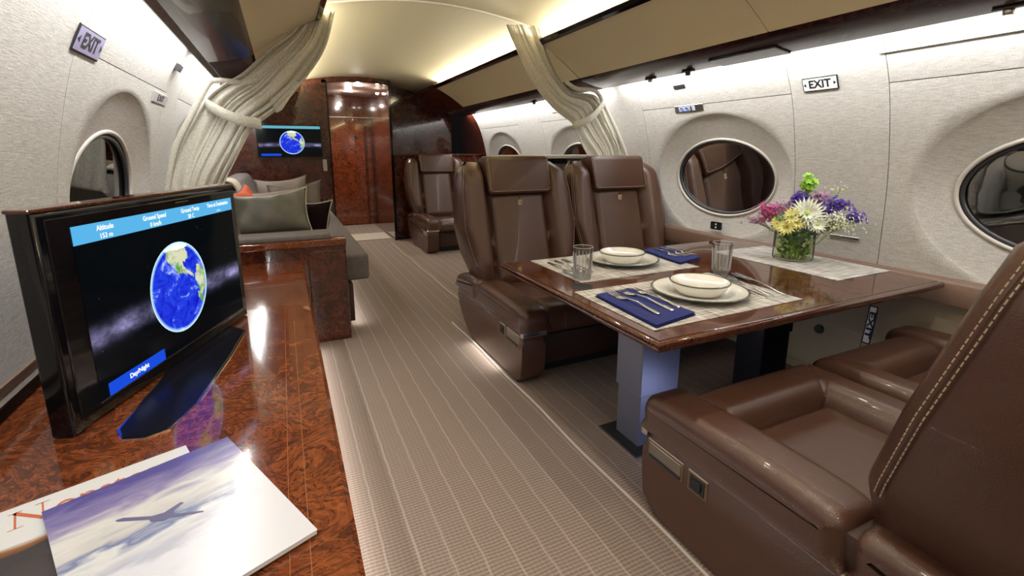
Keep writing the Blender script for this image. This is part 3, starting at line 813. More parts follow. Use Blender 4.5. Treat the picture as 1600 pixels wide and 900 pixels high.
# ------------------------------------------------------------------ screens
def star_mat(name):
    m = bpy.data.materials.new(name); m.use_nodes = True; nt = m.node_tree; nt.nodes.clear(); N = nt.nodes.new; Lk = nt.links.new
    out = N('ShaderNodeOutputMaterial'); e = N('ShaderNodeEmission'); g = N('ShaderNodeBsdfGlossy'); g.inputs['Roughness'].default_value = .08
    g.inputs[0].default_value = (.015, .015, .015, 1); add = N('ShaderNodeAddShader')
    tc = N('ShaderNodeTexCoord'); mp = N('ShaderNodeMapping'); Lk(tc.outputs['UV'], mp.inputs[0]); sp = N('ShaderNodeSeparateXYZ'); Lk(mp.outputs[0], sp.inputs[0])
    n = N('ShaderNodeTexNoise'); n.inputs['Scale'].default_value = 9; n.inputs['Detail'].default_value = 8; n.inputs['Roughness'].default_value = .65; Lk(mp.outputs[0], n.inputs['Vector'])
    def mth(op, a, b=None, c=None):
        q = N('ShaderNodeMath'); q.operation = op
        for i, v in enumerate((a, b, c)):
            if v is None: continue
            if isinstance(v, (int, float)): q.inputs[i].default_value = v
            else: Lk(v, q.inputs[i])
        return q.outputs[0]
    # milky way: a soft band lying a little above the middle
    band = mth('SUBTRACT', sp.outputs[1], mth('MULTIPLY_ADD', mth('SINE', mth('MULTIPLY', sp.outputs[0], 3.0)), .02, .36))
    g1 = mth('POWER', 2.718, mth('MULTIPLY', mth('MULTIPLY', band, band), -420.))
    mw = mth('MULTIPLY', g1, mth('POWER', n.outputs[0], 3.0))
    v = N('ShaderNodeTexVoronoi'); v.inputs['Scale'].default_value = 34; Lk(mp.outputs[0], v.inputs['Vector'])
    st = mth('MULTIPLY', mth('LESS_THAN', v.outputs['Distance'], .045), .5)
    v2 = N('ShaderNodeTexNoise'); v2.inputs['Scale'].default_value = 5; Lk(mp.outputs[0], v2.inputs['Vector'])
    st = mth('MULTIPLY', st, mth('GREATER_THAN', v2.outputs[0], .60))
    cl = N('ShaderNodeCombineColor')
    Lk(mth('ADD', mth('MULTIPLY', mw, 1.1), mth('ADD', st, .002)), cl.inputs[0]); Lk(mth('ADD', mth('MULTIPLY', mw, 1.0), mth('ADD', st, .003)), cl.inputs[1]); Lk(mth('ADD', mth('MULTIPLY', mw, 1.9), mth('ADD', st, .004)), cl.inputs[2])
    Lk(cl.outputs[0], e.inputs[0]); e.inputs[1].default_value = 1.0
    Lk(e.outputs[0], add.inputs[0]); Lk(g.outputs[0], add.inputs[1]); Lk(add.outputs[0], out.inputs[0]); return m
M['stars'] = star_mat('screen_sky')
def earth_mat():
    m = bpy.data.materials.new('screen_earth'); m.use_nodes = True; nt = m.node_tree; nt.nodes.clear(); N = nt.nodes.new; Lk = nt.links.new
    out = N('ShaderNodeOutputMaterial'); e = N('ShaderNodeEmission'); tc = N('ShaderNodeTexCoord')
    n = N('ShaderNodeTexNoise'); n.inputs['Scale'].default_value = 5.5; n.inputs['Detail'].default_value = 8; n.inputs['Roughness'].default_value = .6; Lk(tc.outputs['UV'], n.inputs['Vector'])
    def mth(op, a, b=None, c=None):
        q = N('ShaderNodeMath'); q.operation = op
        for i, v in enumerate((a, b, c)):
            if v is None: continue
            if isinstance(v, (int, float)): q.inputs[i].default_value = v
            else: Lk(v, q.inputs[i])
        return q.outputs[0]
    sp = N('ShaderNodeSeparateXYZ'); Lk(tc.outputs['UV'], sp.inputs[0])
    X = mth('ADD', sp.outputs[0], mth('MULTIPLY', mth('SUBTRACT', n.outputs[0], .5), .22)); Y = mth('ADD', sp.outputs[1], mth('MULTIPLY', mth('SUBTRACT', n.outputs[0], .5), -.22))
    def blob(cx, cy, rx, ry, rot=0):
        c, s_ = math.cos(rot), math.sin(rot)
        dx = mth('SUBTRACT', X, cx); dy = mth('SUBTRACT', Y, cy)
        a = mth('ADD', mth('MULTIPLY', dx, c / rx), mth('MULTIPLY', dy, s_ / rx)); b = mth('ADD', mth('MULTIPLY', dx, -s_ / ry), mth('MULTIPLY', dy, c / ry))
        return mth('LESS_THAN', mth('ADD', mth('MULTIPLY', a, a), mth('MULTIPLY', b, b)), 1.0)
    # UV 0..1 over the disc: northern land at the top, a thin isthmus, a southern land at the right
    land = None
    for b in [(.50, .86, .20, .13, -.3), (.52, .74, .10, .09, -.5), (.60, .66, .06, .035, -.7), (.70, .60, .07, .02, -.6), (.88, .50, .09, .16, .1), (.86, .36, .05, .12, -.2)]:
        t = blob(*b); land = t if land is None else mth('MAXIMUM', land, t)
    ice = blob(.56, .97, .30, .06)
    cn = N('ShaderNodeTexNoise'); cn.inputs['Scale'].default_value = 4.2; cn.inputs['Detail'].default_value = 9; cn.inputs['Distortion'].default_value = 1.6; cn.inputs['Roughness'].default_value = .62; Lk(tc.outputs['UV'], cn.inputs['Vector'])
    cr = N('ShaderNodeMapRange'); cr.inputs[1].default_value = .56; cr.inputs[2].default_value = .70; Lk(cn.outputs[0], cr.inputs[0])
    # rim haze of the planet
    dx = mth('SUBTRACT', sp.outputs[0], .5); dy = mth('SUBTRACT', sp.outputs[1], .5); rr = mth('SQRT', mth('ADD', mth('MULTIPLY', dx, dx), mth('MULTIPLY', dy, dy)))
    rim = N('ShaderNodeMapRange'); rim.inputs[1].default_value = .455; rim.inputs[2].default_value = .497; Lk(rr, rim.inputs[0])
    lc = N('ShaderNodeValToRGB'); lc.color_ramp.elements[0].position = .42; lc.color_ramp.elements[0].color = (.10, .30, .05, 1); lc.color_ramp.elements[1].position = .56; lc.color_ramp.elements[1].color = (.62, .62, .42, 1); Lk(n.outputs[0], lc.inputs[0])
    oc = N('ShaderNodeValToRGB'); oc.color_ramp.elements[0].position = .35; oc.color_ramp.elements[0].color = (.006, .005, .48, 1); oc.color_ramp.elements[1].position = .75; oc.color_ramp.elements[1].color = (.03, .10, .90, 1); Lk(cn.outputs[0], oc.inputs[0])
    def mix(f, a, b):
        q = N('ShaderNodeMix'); q.data_type = 'RGBA'; Lk(f, q.inputs[0])
        for i, v in ((6, a), (7, b)):
            if isinstance(v, tuple): q.inputs[i].default_value = v
            else: Lk(v, q.inputs[i])
        return q.outputs[2]
    c1 = mix(land, oc.outputs[0], lc.outputs[0]); c2 = mix(ice, c1, (.85, .9, .9, 1)); c3 = mix(cr.outputs[0], c2, (.55, .65, .9, 1)); c4 = mix(rim.outputs[0], c3, (.55, .85, .95, 1))
    Lk(c4, e.inputs[0]); e.inputs[1].default_value = 1.1; Lk(e.outputs[0], out.inputs[0]); return m
M['earth'] = earth_mat()
def uvquad(name, F_, x0, x1, y0, y1, z, m, parent):
    o = pm(name, [F_ @ Vector(p) for p in ((x0, y0, z), (x1, y0, z), (x1, y1, z), (x0, y1, z))], [(0, 1, 2, 3)], m, parent)
    uv = o.data.uv_layers.new(name='UVMap')
    for i, c in enumerate(((0, 0), (1, 0), (1, 1), (0, 1))): uv.data[i].uv = c
    return o
def disc(name, F_, cx, cy, r, z, m, parent, n=48):
    vs = [F_ @ Vector((cx + r * math.cos(2 * PI * k_ / n), cy + r * math.sin(2 * PI * k_ / n), z)) for k_ in range(n)]
    o = pm(name, vs, [tuple(range(n))], m, parent); uv = o.data.uv_layers.new(name='UVMap')
    for i in range(n): uv.data[i].uv = (.5 + .5 * math.cos(2 * PI * i / n), .5 + .5 * math.sin(2 * PI * i / n))
    return o
# near television on the credenza. X along the screen to the right, Y up, Z towards the aisle
A = Vector((-.405, 1.105, .462)); B = Vector((-.149, 1.767, .462))
WT = (B - A).length; HT = .432
TF = frame(A, B - A, (0, 0, 1))
tv = thing('television', (A + B) / 2, 'large black television showing a globe, standing on the wooden credenza', 'television')
prism('casing', [(0, 0), (WT, 0), (WT, HT), (0, HT)], 'z', -.046, 0, M['black_gloss'], tv, .008, 3)
o = tv.children[-1]; o.data.transform(TF)
box('back_shell', .08, WT - .08, .06, HT - .05, -.075, -.044, M['black'], tv, .02, 3, TF)
box('top_cap', -.002, WT + .002, HT - .001, HT + .006, -.046, -.002, M['wood_edge'], tv, .002, 1, TF, label='wooden strip along the top edge')  # brown strip closing the top of the casing
SX0, SX1, SY0, SY1 = WT - .640, WT - .036, .036, .397
box('bezel', .020, WT - .010, .022, HT - .014, -.001, .003, M['black_gloss'], tv, .002, 1, TF)
scr = uvquad('screen', TF, SX0, SX1, SY0, SY1, .0036, M['stars'], tv)
scr['label'] = 'lit screen with a night sky and a globe'
box('bezel_edge', SX0 - .002, SX1 + .002, SY0 - .003, SY0 - .001, .003, .0042, M['satin'], tv, 0, 1, TF)
box('bezel_edge', SX1 + .001, SX1 + .003, SY0 - .003, SY1, .003, .0042, M['satin'], tv, 0, 1, TF)
box('maker_strip', .40, .455, HT - .024, HT - .021, .003, .0036, M['satin'], tv, 0, 1, TF)
hb = .037
uvquad('information_bar', TF, SX0, SX1, SY1 - hb, SY1, .0042, M['cyan_bar'], scr)
uvquad('mode_button', TF, SX0 + .022, SX0 + .205, SY0 + .0, SY0 + .028, .0042, M['blue_bar'], scr)
disc('globe', TF, WT - .338, .194, .117, .0044, M['earth'], scr)
sw = SX1 - SX0
for i, (a, b_) in enumerate((('Altitude', '153 m'), ('Ground Speed', '0 km/h'), ('Ground Temp', '28 C'), ('Time at Destination', '--:--'))):
    cx = SX0 + sw * (.14, .40, .64, .87)[i]
    text('screen_text', a, .0155, TF @ Matrix.Translation((cx, SY1 - .012, .0048)), M['white_text'], scr, .0001, sx=.92, bold=.0003)
    text('screen_text', b_, .0145, TF @ Matrix.Translation((cx, SY1 - .029, .0048)), M['white_text'], scr, .0001, bold=.0002)
text('screen_text', 'Day/Night', .015, TF @ Matrix.Translation((SX0 + .1135, SY0 + .014, .0048)), M['white_text'], scr, .0001, bold=.0004)
# far television on the bulkhead
TF = frame((-.215, YB - .055, .945), (1, 0.0, 0), (0, 0, 1))
tv = thing('television', (.08, YB - .05, 1.1), 'wall-mounted screen showing a globe on the burl bulkhead beyond the sofa', 'television')
w2, h2 = .605, .318
box('casing', 0, w2, 0, h2, -.035, 0, M['black_gloss'], tv, .004, 2, TF)
box('wall_bracket', .2, .4, .08, .22, -.055, -.035, M['black'], tv, 0, 1, TF)
scr = uvquad('screen', TF, .012, w2 - .012, .012, h2 - .008, .001, M['stars'], tv)
uvquad('information_bar', TF, .012, w2 - .012, h2 - .035, h2 - .008, .0016, M['cyan_pale'], scr)
uvquad('mode_button', TF, .03, .21, .014, .036, .0016, M['blue_bar'], scr)
disc('globe', TF, w2 * .53, h2 * .46, .116, .0018, M['earth'], scr)

# ------------------------------------------------------------------ credenza
cr = thing('credenza', (-.25, 1.2, 0), 'long glossy burl wood credenza along the left wall', 'credenza')
ZC = .46
xL = -.600
prof = [(xL, ZC - .03), (.020, ZC - .03), (.040, ZC - .026), (.052, ZC - .014), (.052, ZC - .006), (.044, ZC), (.020, ZC + .0005), (-.0, ZC), (xL, ZC)]
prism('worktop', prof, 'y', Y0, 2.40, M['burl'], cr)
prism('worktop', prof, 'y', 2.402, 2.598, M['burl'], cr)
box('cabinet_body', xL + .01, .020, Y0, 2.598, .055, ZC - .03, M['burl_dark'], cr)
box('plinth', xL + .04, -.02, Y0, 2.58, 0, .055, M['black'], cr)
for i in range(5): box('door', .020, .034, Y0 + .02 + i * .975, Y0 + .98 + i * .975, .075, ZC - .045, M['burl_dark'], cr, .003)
# fine inlaid stringing lines near the front edge
for xx in (-.012, -.038): box('inlay_line', xx, xx + .0012, Y0, 2.39, ZC, ZC + .0006, plain('inlay_%d' % int(-xx * 1000), (.30, .12, .05), .15, coat=.8), cr)
# polished base plate of the television
P = [(-.317, 1.045), (-.245, 1.075), (-.163, 1.52), (-.225, 1.62), (-.305, 1.58)]
bp_ = thing('swivel_plate', (-.25, 1.3, ZC), 'polished black swivel plate with a chrome rim set in the credenza under the television', 'plate')
M['plate_black'] = plain('plate_black', (.006, .006, .010), rough=.26, spec=.12)
def plate_outline(off):
    c = [(-.335 - off, 1.10), (-.322, 1.062 - off), (-.285, 1.050 - off), (-.252 + off, 1.062), (-.215 + off, 1.16), (-.175 + off, 1.40), (-.150 + off, 1.60), (-.20, 1.68 + off), (-.27 - off, 1.62)]
    return c
prism('rim', plate_outline(.005), 'z', ZC, ZC + .0025, M['chrome'], bp_)
prism('plate_face', plate_outline(0), 'z', ZC + .0024, ZC + .0045, M['plate_black'], bp_)

# ------------------------------------------------------------------ magazines on the credenza
def photo_mat(name, kind):
    m = bpy.data.materials.new(name); m.use_nodes = True; nt = m.node_tree; b = nt.nodes['Principled BSDF']; N = nt.nodes.new; Lk = nt.links.new
    b.inputs['Roughness'].default_value = .25; b.inputs['Coat Weight'].default_value = .4; b.inputs['Coat Roughness'].default_value = .08
    tc = N('ShaderNodeTexCoord'); sp = N('ShaderNodeSeparateXYZ'); Lk(tc.outputs['UV'], sp.inputs[0])
    mp = N('ShaderNodeMapping'); mp.inputs['Scale'].default_value = (1.6, 7, 1); mp.inputs['Rotation'].default_value = (0, 0, .12 if kind == 'sky' else 0); Lk(tc.outputs['UV'], mp.inputs[0])
    n = N('ShaderNodeTexNoise'); n.inputs['Scale'].default_value = 2.3; n.inputs['Detail'].default_value = 7; n.inputs['Distortion'].default_value = .6; Lk(mp.outputs[0], n.inputs['Vector'])
    k1 = N('ShaderNodeMath'); k1.operation = 'MULTIPLY_ADD'; Lk(n.outputs[0], k1.inputs[0]); k1.inputs[1].default_value = .30 if kind == 'sky' else .1; 
    Lk(sp.outputs[1], k1.inputs[2])
    r = N('ShaderNodeValToRGB'); E_ = r.color_ramp.elements; QQ = .78
    if kind == 'sky': stops = [(.12, (.72, .72, .80)), (.34, (.80, .80, .86)), (.42, (.55, .56, .66)), (.50, (.82, .82, .80)), (.56, (.20, .24, .44)), (.62, (.66, .64, .62)), (.72, (.80, .78, .74)), (.84, (.34, .29, .50)), (.98, (.13, .11, .36)), (1.12, (.12, .10, .34))]
    else: stops = [(.0, (.10, .06, .05)), (.25, (.04, .03, .035)), (.52, (.07, .055, .055)), (.70, (.05, .04, .04)), (.745, (.34, .13, .03)), (.785, (.82, .82, .80)), (1., (.85, .85, .83))]
    stops = [(p_, tuple(c_ * QQ for c_ in q_)) for p_, q_ in stops]
    E_[0].position = stops[0][0]; E_[0].color = (*stops[0][1], 1); E_[1].position = min(1, stops[-1][0]); E_[1].color = (*stops[-1][1], 1)
    for p, c in stops[1:-1]:
        a = E_.new(min(p, 1)); a.color = (*c, 1)
    Lk(k1.outputs[0], r.inputs[0])
    if kind == 'sky': k1b = N('ShaderNodeMath'); k1b.operation = 'SUBTRACT'; Lk(k1.outputs[0], k1b.inputs[0]); k1b.inputs[1].default_value = .12; Lk(k1b.outputs[0], r.inputs[0])
    col = r.outputs[0]
    if kind == 'sky':
        # the bright cloud bank fills the right lower corner
        c2 = N('ShaderNodeMath'); c2.operation = 'SUBTRACT'; Lk(sp.outputs[0], c2.inputs[0]); Lk(sp.outputs[1], c2.inputs[1])
        n2 = N('ShaderNodeTexNoise'); n2.inputs['Scale'].default_value = 5; n2.inputs['Detail'].default_value = 5; Lk(tc.outputs['UV'], n2.inputs['Vector'])
        c3 = N('ShaderNodeMath'); c3.operation = 'MULTIPLY_ADD'; Lk(n2.outputs[0], c3.inputs[0]); c3.inputs[1].default_value = .5; Lk(c2.outputs[0], c3.inputs[2])
        mr = N('ShaderNodeMapRange'); mr.inputs[1].default_value = .42; mr.inputs[2].default_value = .74; Lk(c3.outputs[0], mr.inputs[0])
        mx = N('ShaderNodeMix'); mx.data_type = 'RGBA'; Lk(mr.outputs[0], mx.inputs[0]); Lk(col, mx.inputs[6]); mx.inputs[7].default_value = (.66, .66, .70, 1); col = mx.outputs[2]
    Lk(col, b.inputs['Base Color']); return m
def magazine(corners, z0, th, cover, label):
    """corners: near-left, near-right, far-right, far-left on the table plane"""
    c = [Vector((x, y, 0)) for x, y in corners]; O = c[0]
    F_ = frame((O.x, O.y, z0), c[1] - c[0], c[3] - c[0]); w = (c[1] - c[0]).length; h = (c[3] - c[0]).length
    o = thing('magazine', ((c[0] + c[2]) / 2) + Vector((0, 0, z0)), label, 'magazine')
    box('pages', .001, w - .001, .001, h - .001, 0, th - .0008, M['paper'], o, 0, 1, F_)
    cv = uvquad('cover', F_, 0, w, 0, h, th, cover, o)
    return o, F_, w, h, cv
M['cover_sky'] = photo_mat('cover_sky', 'sky'); M['cover_land'] = photo_mat('cover_land', 'land')
# under magazine (title in orange serif letters)
o, F_, w, h, cv = magazine([(-.3570, .5411), (-.0846, .6407), (-.2083, .9788), (-.4807, .8792)], .4612, .004, M['cover_land'], 'white magazine with an orange serif title lying under the cloud picture magazine')
M['title_ink'] = plain('title_ink', (.50, .12, .05), rough=.5)
TT = frame((-.4807, .8792, .4612 + .0043), (.93916, .34347, 0), (-.34347, .93916, 0))
bm = bmesh.new()
def stroke(bm, x0, y0, x1, y1, w_):
    a, b = Vector((x0, y0, 0)), Vector((x1, y1, 0)); n_ = (b - a).normalized().cross(Vector((0, 0, 1))) * w_ / 2
    f = bm.faces.new([bm.verts.new(TT @ p) for p in (a - n_, b - n_, b + n_, a + n_)])
stroke(bm, .068, -.062, .068, -.018, .0026); stroke(bm, .098, -.062, .098, -.016, .0022); stroke(bm, .067, -.0185, .0985, -.060, .0062)
for a, b_, y in ((.060, .076, -.0180), (.060, .077, -.062), (.090, .106, -.0160)): stroke(bm, a, y, b_, y, .0014)
bmesh.ops.recalc_face_normals(bm, faces=bm.faces); bm_done(bm, 'title_letter', M['title_ink'], cv)
text('title_lettering', 'onstop', .062, TT @ Matrix.Translation((.110, -.0615, 0)), M['title_ink'], cv, .0001, 'LEFT', sx=.80, base=True)
for q in range(6):
    pass
o, F_, w, h, cv = magazine([(-.2322, .5454), (-.0000, .6475), (-.1430, .9599), (-.3704, .8601)], .4657, .007, M['cover_sky'], 'magazine with a cloud and aircraft picture lying on top of the other')
M['plane_ink'] = plain('plane_ink', (.10, .095, .20), rough=.4)
PA = F_ @ Vector((.265 * w, .690 * h, .0074)); PB = F_ @ Vector((.625 * w, .468 * h, .0074))
PF = frame(PA, PB - PA, F_.to_3x3() @ Vector((0, 1, 0))); L = (PB - PA).length
def flat(name, pts, F2, m, parent):
    return pm(name, [F2 @ Vector((p[0], p[1], p[2] if len(p) > 2 else 0)) for p in pts], [tuple(range(len(pts)))], m, parent)
pr = flat('printed_aircraft', [(0, .002), (.004, -.001), (L * .40, -.004), (L * .44, -.009), (L * .60, -.010), (L * .62, -.005), (L, .0), (L * .99, .003), (L * .66, .003), (L * .62, .010), (L * .68, .026), (L * .63, .028), (L * .52, .008), (L * .40, .003), (.008, .006)], PF, M['plane_ink'], cv)

# ------------------------------------------------------------------ leather seats
def slope_prism(name, poly, x0, x1, m, parent, bev=.02, seg=4, label=None):
    return prism(name, poly, 'x', x0, x1, m, parent, bev, seg, True, label)
def smooth_poly(P, rad=.03, n=4):
    """round the corners of a 2D polygon"""
    out = []; N = len(P)
    for i in range(N):
        a, b, c = Vector(P[i - 1]), Vector(P[i]), Vector(P[(i + 1) % N])
        r1 = min(rad, (a - b).length * .45, (c - b).length * .45)
        p = b + (a - b).normalized() * r1; q = b + (c - b).normalized() * r1
        for k_ in range(n + 1):
            t = k_ / n; out.append(tuple(p.lerp(b, t).lerp(b.lerp(q, t), t)))
    return out
def pad_slab(name, poly, x0, x1, m, parent, rad, zfix, n=7):
    '''padded slab across x: the outline shrinks in a quarter circle towards both ends, its underside stays put'''
    N = len(poly); c = Vector((sum(p[0] for p in poly) / N, sum(p[1] for p in poly) / N)); nr = []
    for i in range(N):
        t = Vector(poly[(i + 1) % N]) - Vector(poly[i - 1]); q = Vector((-t.y, t.x)).normalized()
        if q.dot(c - Vector(poly[i])) < 0: q = -q
        nr.append(q)
    sl = [(x0 + rad * (1 - math.cos(a)), rad * (1 - math.sin(a))) for a in [PI / 2 * k_ / n for k_ in range(n + 1)]]
    sl = sl + [(x1 - (x - x0), i_) for x, i_ in sl[::-1]]
    vs = []; fs = []
    for x, ins in sl:
        for p, q in zip(poly, nr):
            y, z = p[0] + q.x * ins, p[1] + q.y * ins
            if p[1] <= zfix: y, z = p[0] + (c.x - p[0]) * min(.5, ins * 3) * 0, p[1]
            vs.append((x, y, max(z, zfix - .004)))
    for k_ in range(len(sl) - 1):
        for i in range(N): j = (i + 1) % N; fs.append((k_ * N + i, k_ * N + j, (k_ + 1) * N + j, (k_ + 1) * N + i))
    fs.append(tuple(range(N))[::-1]); fs.append(tuple((len(sl) - 1) * N + i for i in range(N)))
    o = pm(name, vs, fs, m, parent, True)
    bm = bmesh.new(); bm.from_mesh(o.data); bmesh.ops.recalc_face_normals(bm, faces=bm.faces); bm.to_mesh(o.data); bm.free()
    o.data.set_sharp_from_angle(angle=math.radians(70)); return o
def yfront(z): return .078 + .29 * (z - .44)
def make_seat(label, side):
    """local frame: faces -y, origin on the floor; side = +1/-1 is where the armrest console stands"""
    r = thing('leather_seat', (0, 0, 0), label, 'seat', None)
    L_ = M['leather']
    cx0, cx1 = sorted((side * .320, side * .205))
    # console
    P = smooth_poly([(-.50, .243), (-.505, .13), (-.485, .012), (-.40, .008), (.06, .010), (.20, .05), (.30, .14), (.345, .243)], .05, 5)
    con = slope_prism('console', P, cx0, cx1, L_, r, .014, 3)
    xo = side * .320
    tr_ = prism('trim_rail', [(-.502, .243), (-.502, .250), (.352, .250), (.352, .243)], 'x', min(cx0, xo) - .002, max(cx1, xo) + .002, M['bronze'], con, .001, 1, label='thin bronze rail under the arm pad')
    box('end_plate', cx0 - .003, cx1 + .003, -.512, -.488, .225, .258, M['chrome'], con, .006, 3, label='polished metal plate on the front of the arm')
    # pocket and switch on the outer face
    for (y0, y1, kind) in ((-.480, -.350, 'pocket'), (-.335, -.272, 'switch')):
        x_ = sorted((xo - side * .002, xo + side * .003)); f = box(kind + '_frame', *x_, y0, y1, .172, .228, M['bronze'], con, .002, 1)
        x_ = sorted((xo + side * .0025, xo + side * .0042)); box(kind + '_face', *x_, y0 + .008, y1 - .008, .180, .220, M['black'] if kind == 'switch' else M['satin'], f, .001, 1)
        if kind == 'switch': x_ = sorted((xo + side * .0042, xo + side * .007)); box('rocker', *x_, y0 + .018, y1 - .018, .188, .212, M['ink'], f, .002, 1)
        else: x_ = sorted((xo + side * .004, xo + side * .006)); box('slot', *x_, y0 + .008, y1 - .008, .178, .186, M['ink'], f)
    # arm pads: long front piece and short rear piece
    P = [(.028, .250), (-.514, .250)] + [tuple(poly_at([(-.518, .275, 0), (-.518, .315, 0), (-.490, .346, 0), (-.40, .356, 0), (-.2, .360, 0), (-.05, .357, 0), (.006, .345, 0), (.022, .315, 0), (.028, .270, 0)], q / 30).xy) for q in range(31)]
    pad_slab('arm_pad', P, *sorted((side * .328, side * .182)), L_, r, .042, .251)
    P = [(.358, .250), (.032, .250)] + [tuple(poly_at([(.032, .27, 0), (.030, .315, 0), (.048, .345, 0), (.12, .350, 0), (.24, .335, 0), (.33, .315, 0), (.362, .285, 0), (.360, .260, 0)], q / 30).xy) for q in range(31)]
    pad_slab('rear_arm_pad', P, *sorted((side * .326, side * .186)), L_, r, .040, .251)
    box('pad_joint', *sorted((side * .305, side * .21)), -.01, .07, .245, .325, M['leather_dark'], r, .01, 2)
    # cushion: height field with a U-shaped bolster round a lower pad
    a0, a1 = sorted((side * .188, -side * .305)); NX, NY = 56, 56; b0, b1 = -.485, .10
    vs = []; fs = []
    def H(x, y):
        u = (x - a0) / (a1 - a0); v = (y - b0) / (b1 - b0)
        ex = min(x - a0, a1 - x); ey = y - b0
        rx = .035
        z = .336
        edge = lambda e_, q: -(q - math.sqrt(max(0, q * q - (q - e_) ** 2))) if e_ < q else 0
        z += edge(ex, .03) + edge(ey, .055) * 1.0
        # inner pad edges
        if side > 0: px1 = a1 - .0; px0 = a0 + .125
        else: px0 = a0 + .0; px1 = a1 - .125
        din = min((x - px0) if side > 0 else (px1 - x), y - (b0 + .165))
        # rolls are convex, the pad lies lower behind a tight crease
        if din > 0: z += -.044 + .020 * smooth(din / .10) - .022 * math.exp(-(din / .010) ** 2)
        else: z += .008 * math.cos(max(-1, din / .13) * PI / 2 + PI / 4) - .034 * math.exp(-(din / .020) ** 2)
        # mitre seam at the corner of the rolls
        if din <= 0:
            xx = (px0 - x) if side > 0 else (x - px1); yy = (b0 + .165) - y
            if xx > 0 and yy > 0: z -= .006 * math.exp(-((xx - yy * .8) / .005) ** 2)
        return z
    for j in range(NY + 1):
        for i in range(NX + 1):
            x = lerp(a0, a1, i / NX); y = lerp(b0, b1, j / NY); vs.append((x, y, H(x, y)))
    for j in range(NY):
        for i in range(NX):
            q = j * (NX + 1) + i; fs.append((q, q + 1, q + NX + 2, q + NX + 1))
    base = len(vs); ring = [i for i in range(NX + 1)] + [j * (NX + 1) + NX for j in range(1, NY + 1)] + [NY * (NX + 1) + i for i in range(NX - 1, -1, -1)] + [j * (NX + 1) for j in range(NY - 1, 0, -1)]
    lv = []
    for (dz_, ins) in ((-.04, -.004), (-.085, -.004), (-.115, .004), (-.125, .02)):
        cur = []
        for q in ring:
            x, y, z = vs[q]; zb = .336
            cx_, cy_ = (a0 + a1) / 2, (b0 + b1) / 2
            nx = -1 if x <= a0 + 1e-6 else (1 if x >= a1 - 1e-6 else 0); ny = -1 if y <= b0 + 1e-6 else (1 if y >= b1 - 1e-6 else 0)
            cur.append(len(vs)); vs.append((x - nx * ins, y - ny * ins, min(z, zb - .035) if False else zb + dz_ - (.02 if dz_ > -.05 else 0)))
        lv.append(cur)
    prev = ring
    for cur in lv:
        for i in range(len(ring)):
            j = (i + 1) % len(ring); fs.append((prev[j], prev[i], cur[i], cur[j]))
        prev = cur
    fs.append(tuple(prev))
    cu = pm('seat_cushion', vs, fs, L_, r, True)
    # front welt seam with stitches
    y_ = b0 - .006
    for xx in (a0 + .09, a1 - .09): tube('welt', [(xx, y_ + .012, .315), (xx, y_ + .003, .29), (xx, y_ + .001, .235)], .0022, M['leather_dark'], cu, 5)
    dashes('stitching', [(a0 + .02, b0 + .20 * 0 - .0015, .268), (a1 - .02, b0 - .0015, .268)], .012, .008, .0009, M['stitch'], cu)
    # base under the cushion
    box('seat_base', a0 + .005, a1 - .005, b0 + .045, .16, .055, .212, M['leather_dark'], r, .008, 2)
    box('plinth', a0 + .03, a1 - .03, b0 + .09, .14, 0, .06, M['black'], r, .003, 1)
    # backrest: stacked cross-sections
    bc = -side * -.0 - side * .018; bc = -.018 if side < 0 else .0
    NZ = 30; NF = 36; vs = []; fs = []
    for k_ in range(NZ + 1):
        z = lerp(.235, .945, k_ / NZ)
        hw = interp(z, [.23, .34, .45, .60, .80, .90, .945], [.255, .262, .305, .334, .325, .305, .270])
        th = interp(z, [.23, .45, .80, .90, .945], [.235, .225, .165, .12, .055])
        f0 = yfront(z) + (interp(z, [.90, .945], [0, .035]))
        ring = []
        for i in range(NF + 1):
            x = -hw + 2 * hw * i / NF; ax = abs(x)
            wing = smooth((ax - .168) / .055)
            y = f0 - .060 * wing * interp(z, [.3, .42, .88, .94], [.3, 1, 1, .2]) + .030 * math.exp(-((ax - .170) / .010) ** 2)
            e = hw - ax
            if e < .05: y += .055 * (1 - math.sqrt(max(0, 1 - ((.05 - e) / .05) ** 2)))
            ring.append((x + bc, y, z))
        for i in range(NF + 1):
            x = hw - 2 * hw * i / NF; e = hw - abs(x); y = f0 + th
            if e < .04: y -= .05 * (1 - math.sqrt(max(0, 1 - ((.04 - e) / .04) ** 2)))
            ring.append((x + bc, y, z))
        vs += ring
    n2 = 2 * (NF + 1)
    for k_ in range(NZ):
        for i in range(n2):
            j = (i + 1) % n2; fs.append((k_ * n2 + i, k_ * n2 + j, (k_ + 1) * n2 + j, (k_ + 1) * n2 + i))
    fs.append(tuple(range(n2))[::-1]); fs.append(tuple(NZ * n2 + i for i in range(n2)))
    bk = pm('backrest', vs, fs, L_, r, True)
    # long stitched seams along both outer borders of the wings
    for sd in (-1, 1):
        for off, nm in ((0, 0), (.010, 1)):
            pts = []
            for q in range(31):
                z = lerp(.42, .925, q / 30)
                hw = interp(z, [.23, .34, .45, .60, .80, .90, .945], [.255, .262, .305, .334, .325, .305, .270])
                f0 = yfront(z) + interp(z, [.90, .945], [0, .035]); e = .006
                y = f0 - .060 * interp(z, [.3, .42, .88, .94], [.3, 1, 1, .2]) + .055 * (1 - math.sqrt(max(0, 1 - ((.05 - e) / .05) ** 2)))
                pts.append((bc + sd * (hw + .0005 - (.0055 if off == 0 else .0)), y + off + (0 if off == 0 else .002), z))
            if off == 0: dashes('stitching', pts, .0115, .0080, .0010, M['stitch'], bk)
            else: dashes('stitching', pts, .0115, .0080, .0010, M['stitch'], bk); tube('seam_welt', [(p[0] + sd * .0004 , p[1] - .005, p[2]) for p in pts], .0022, L_, bk, 6)
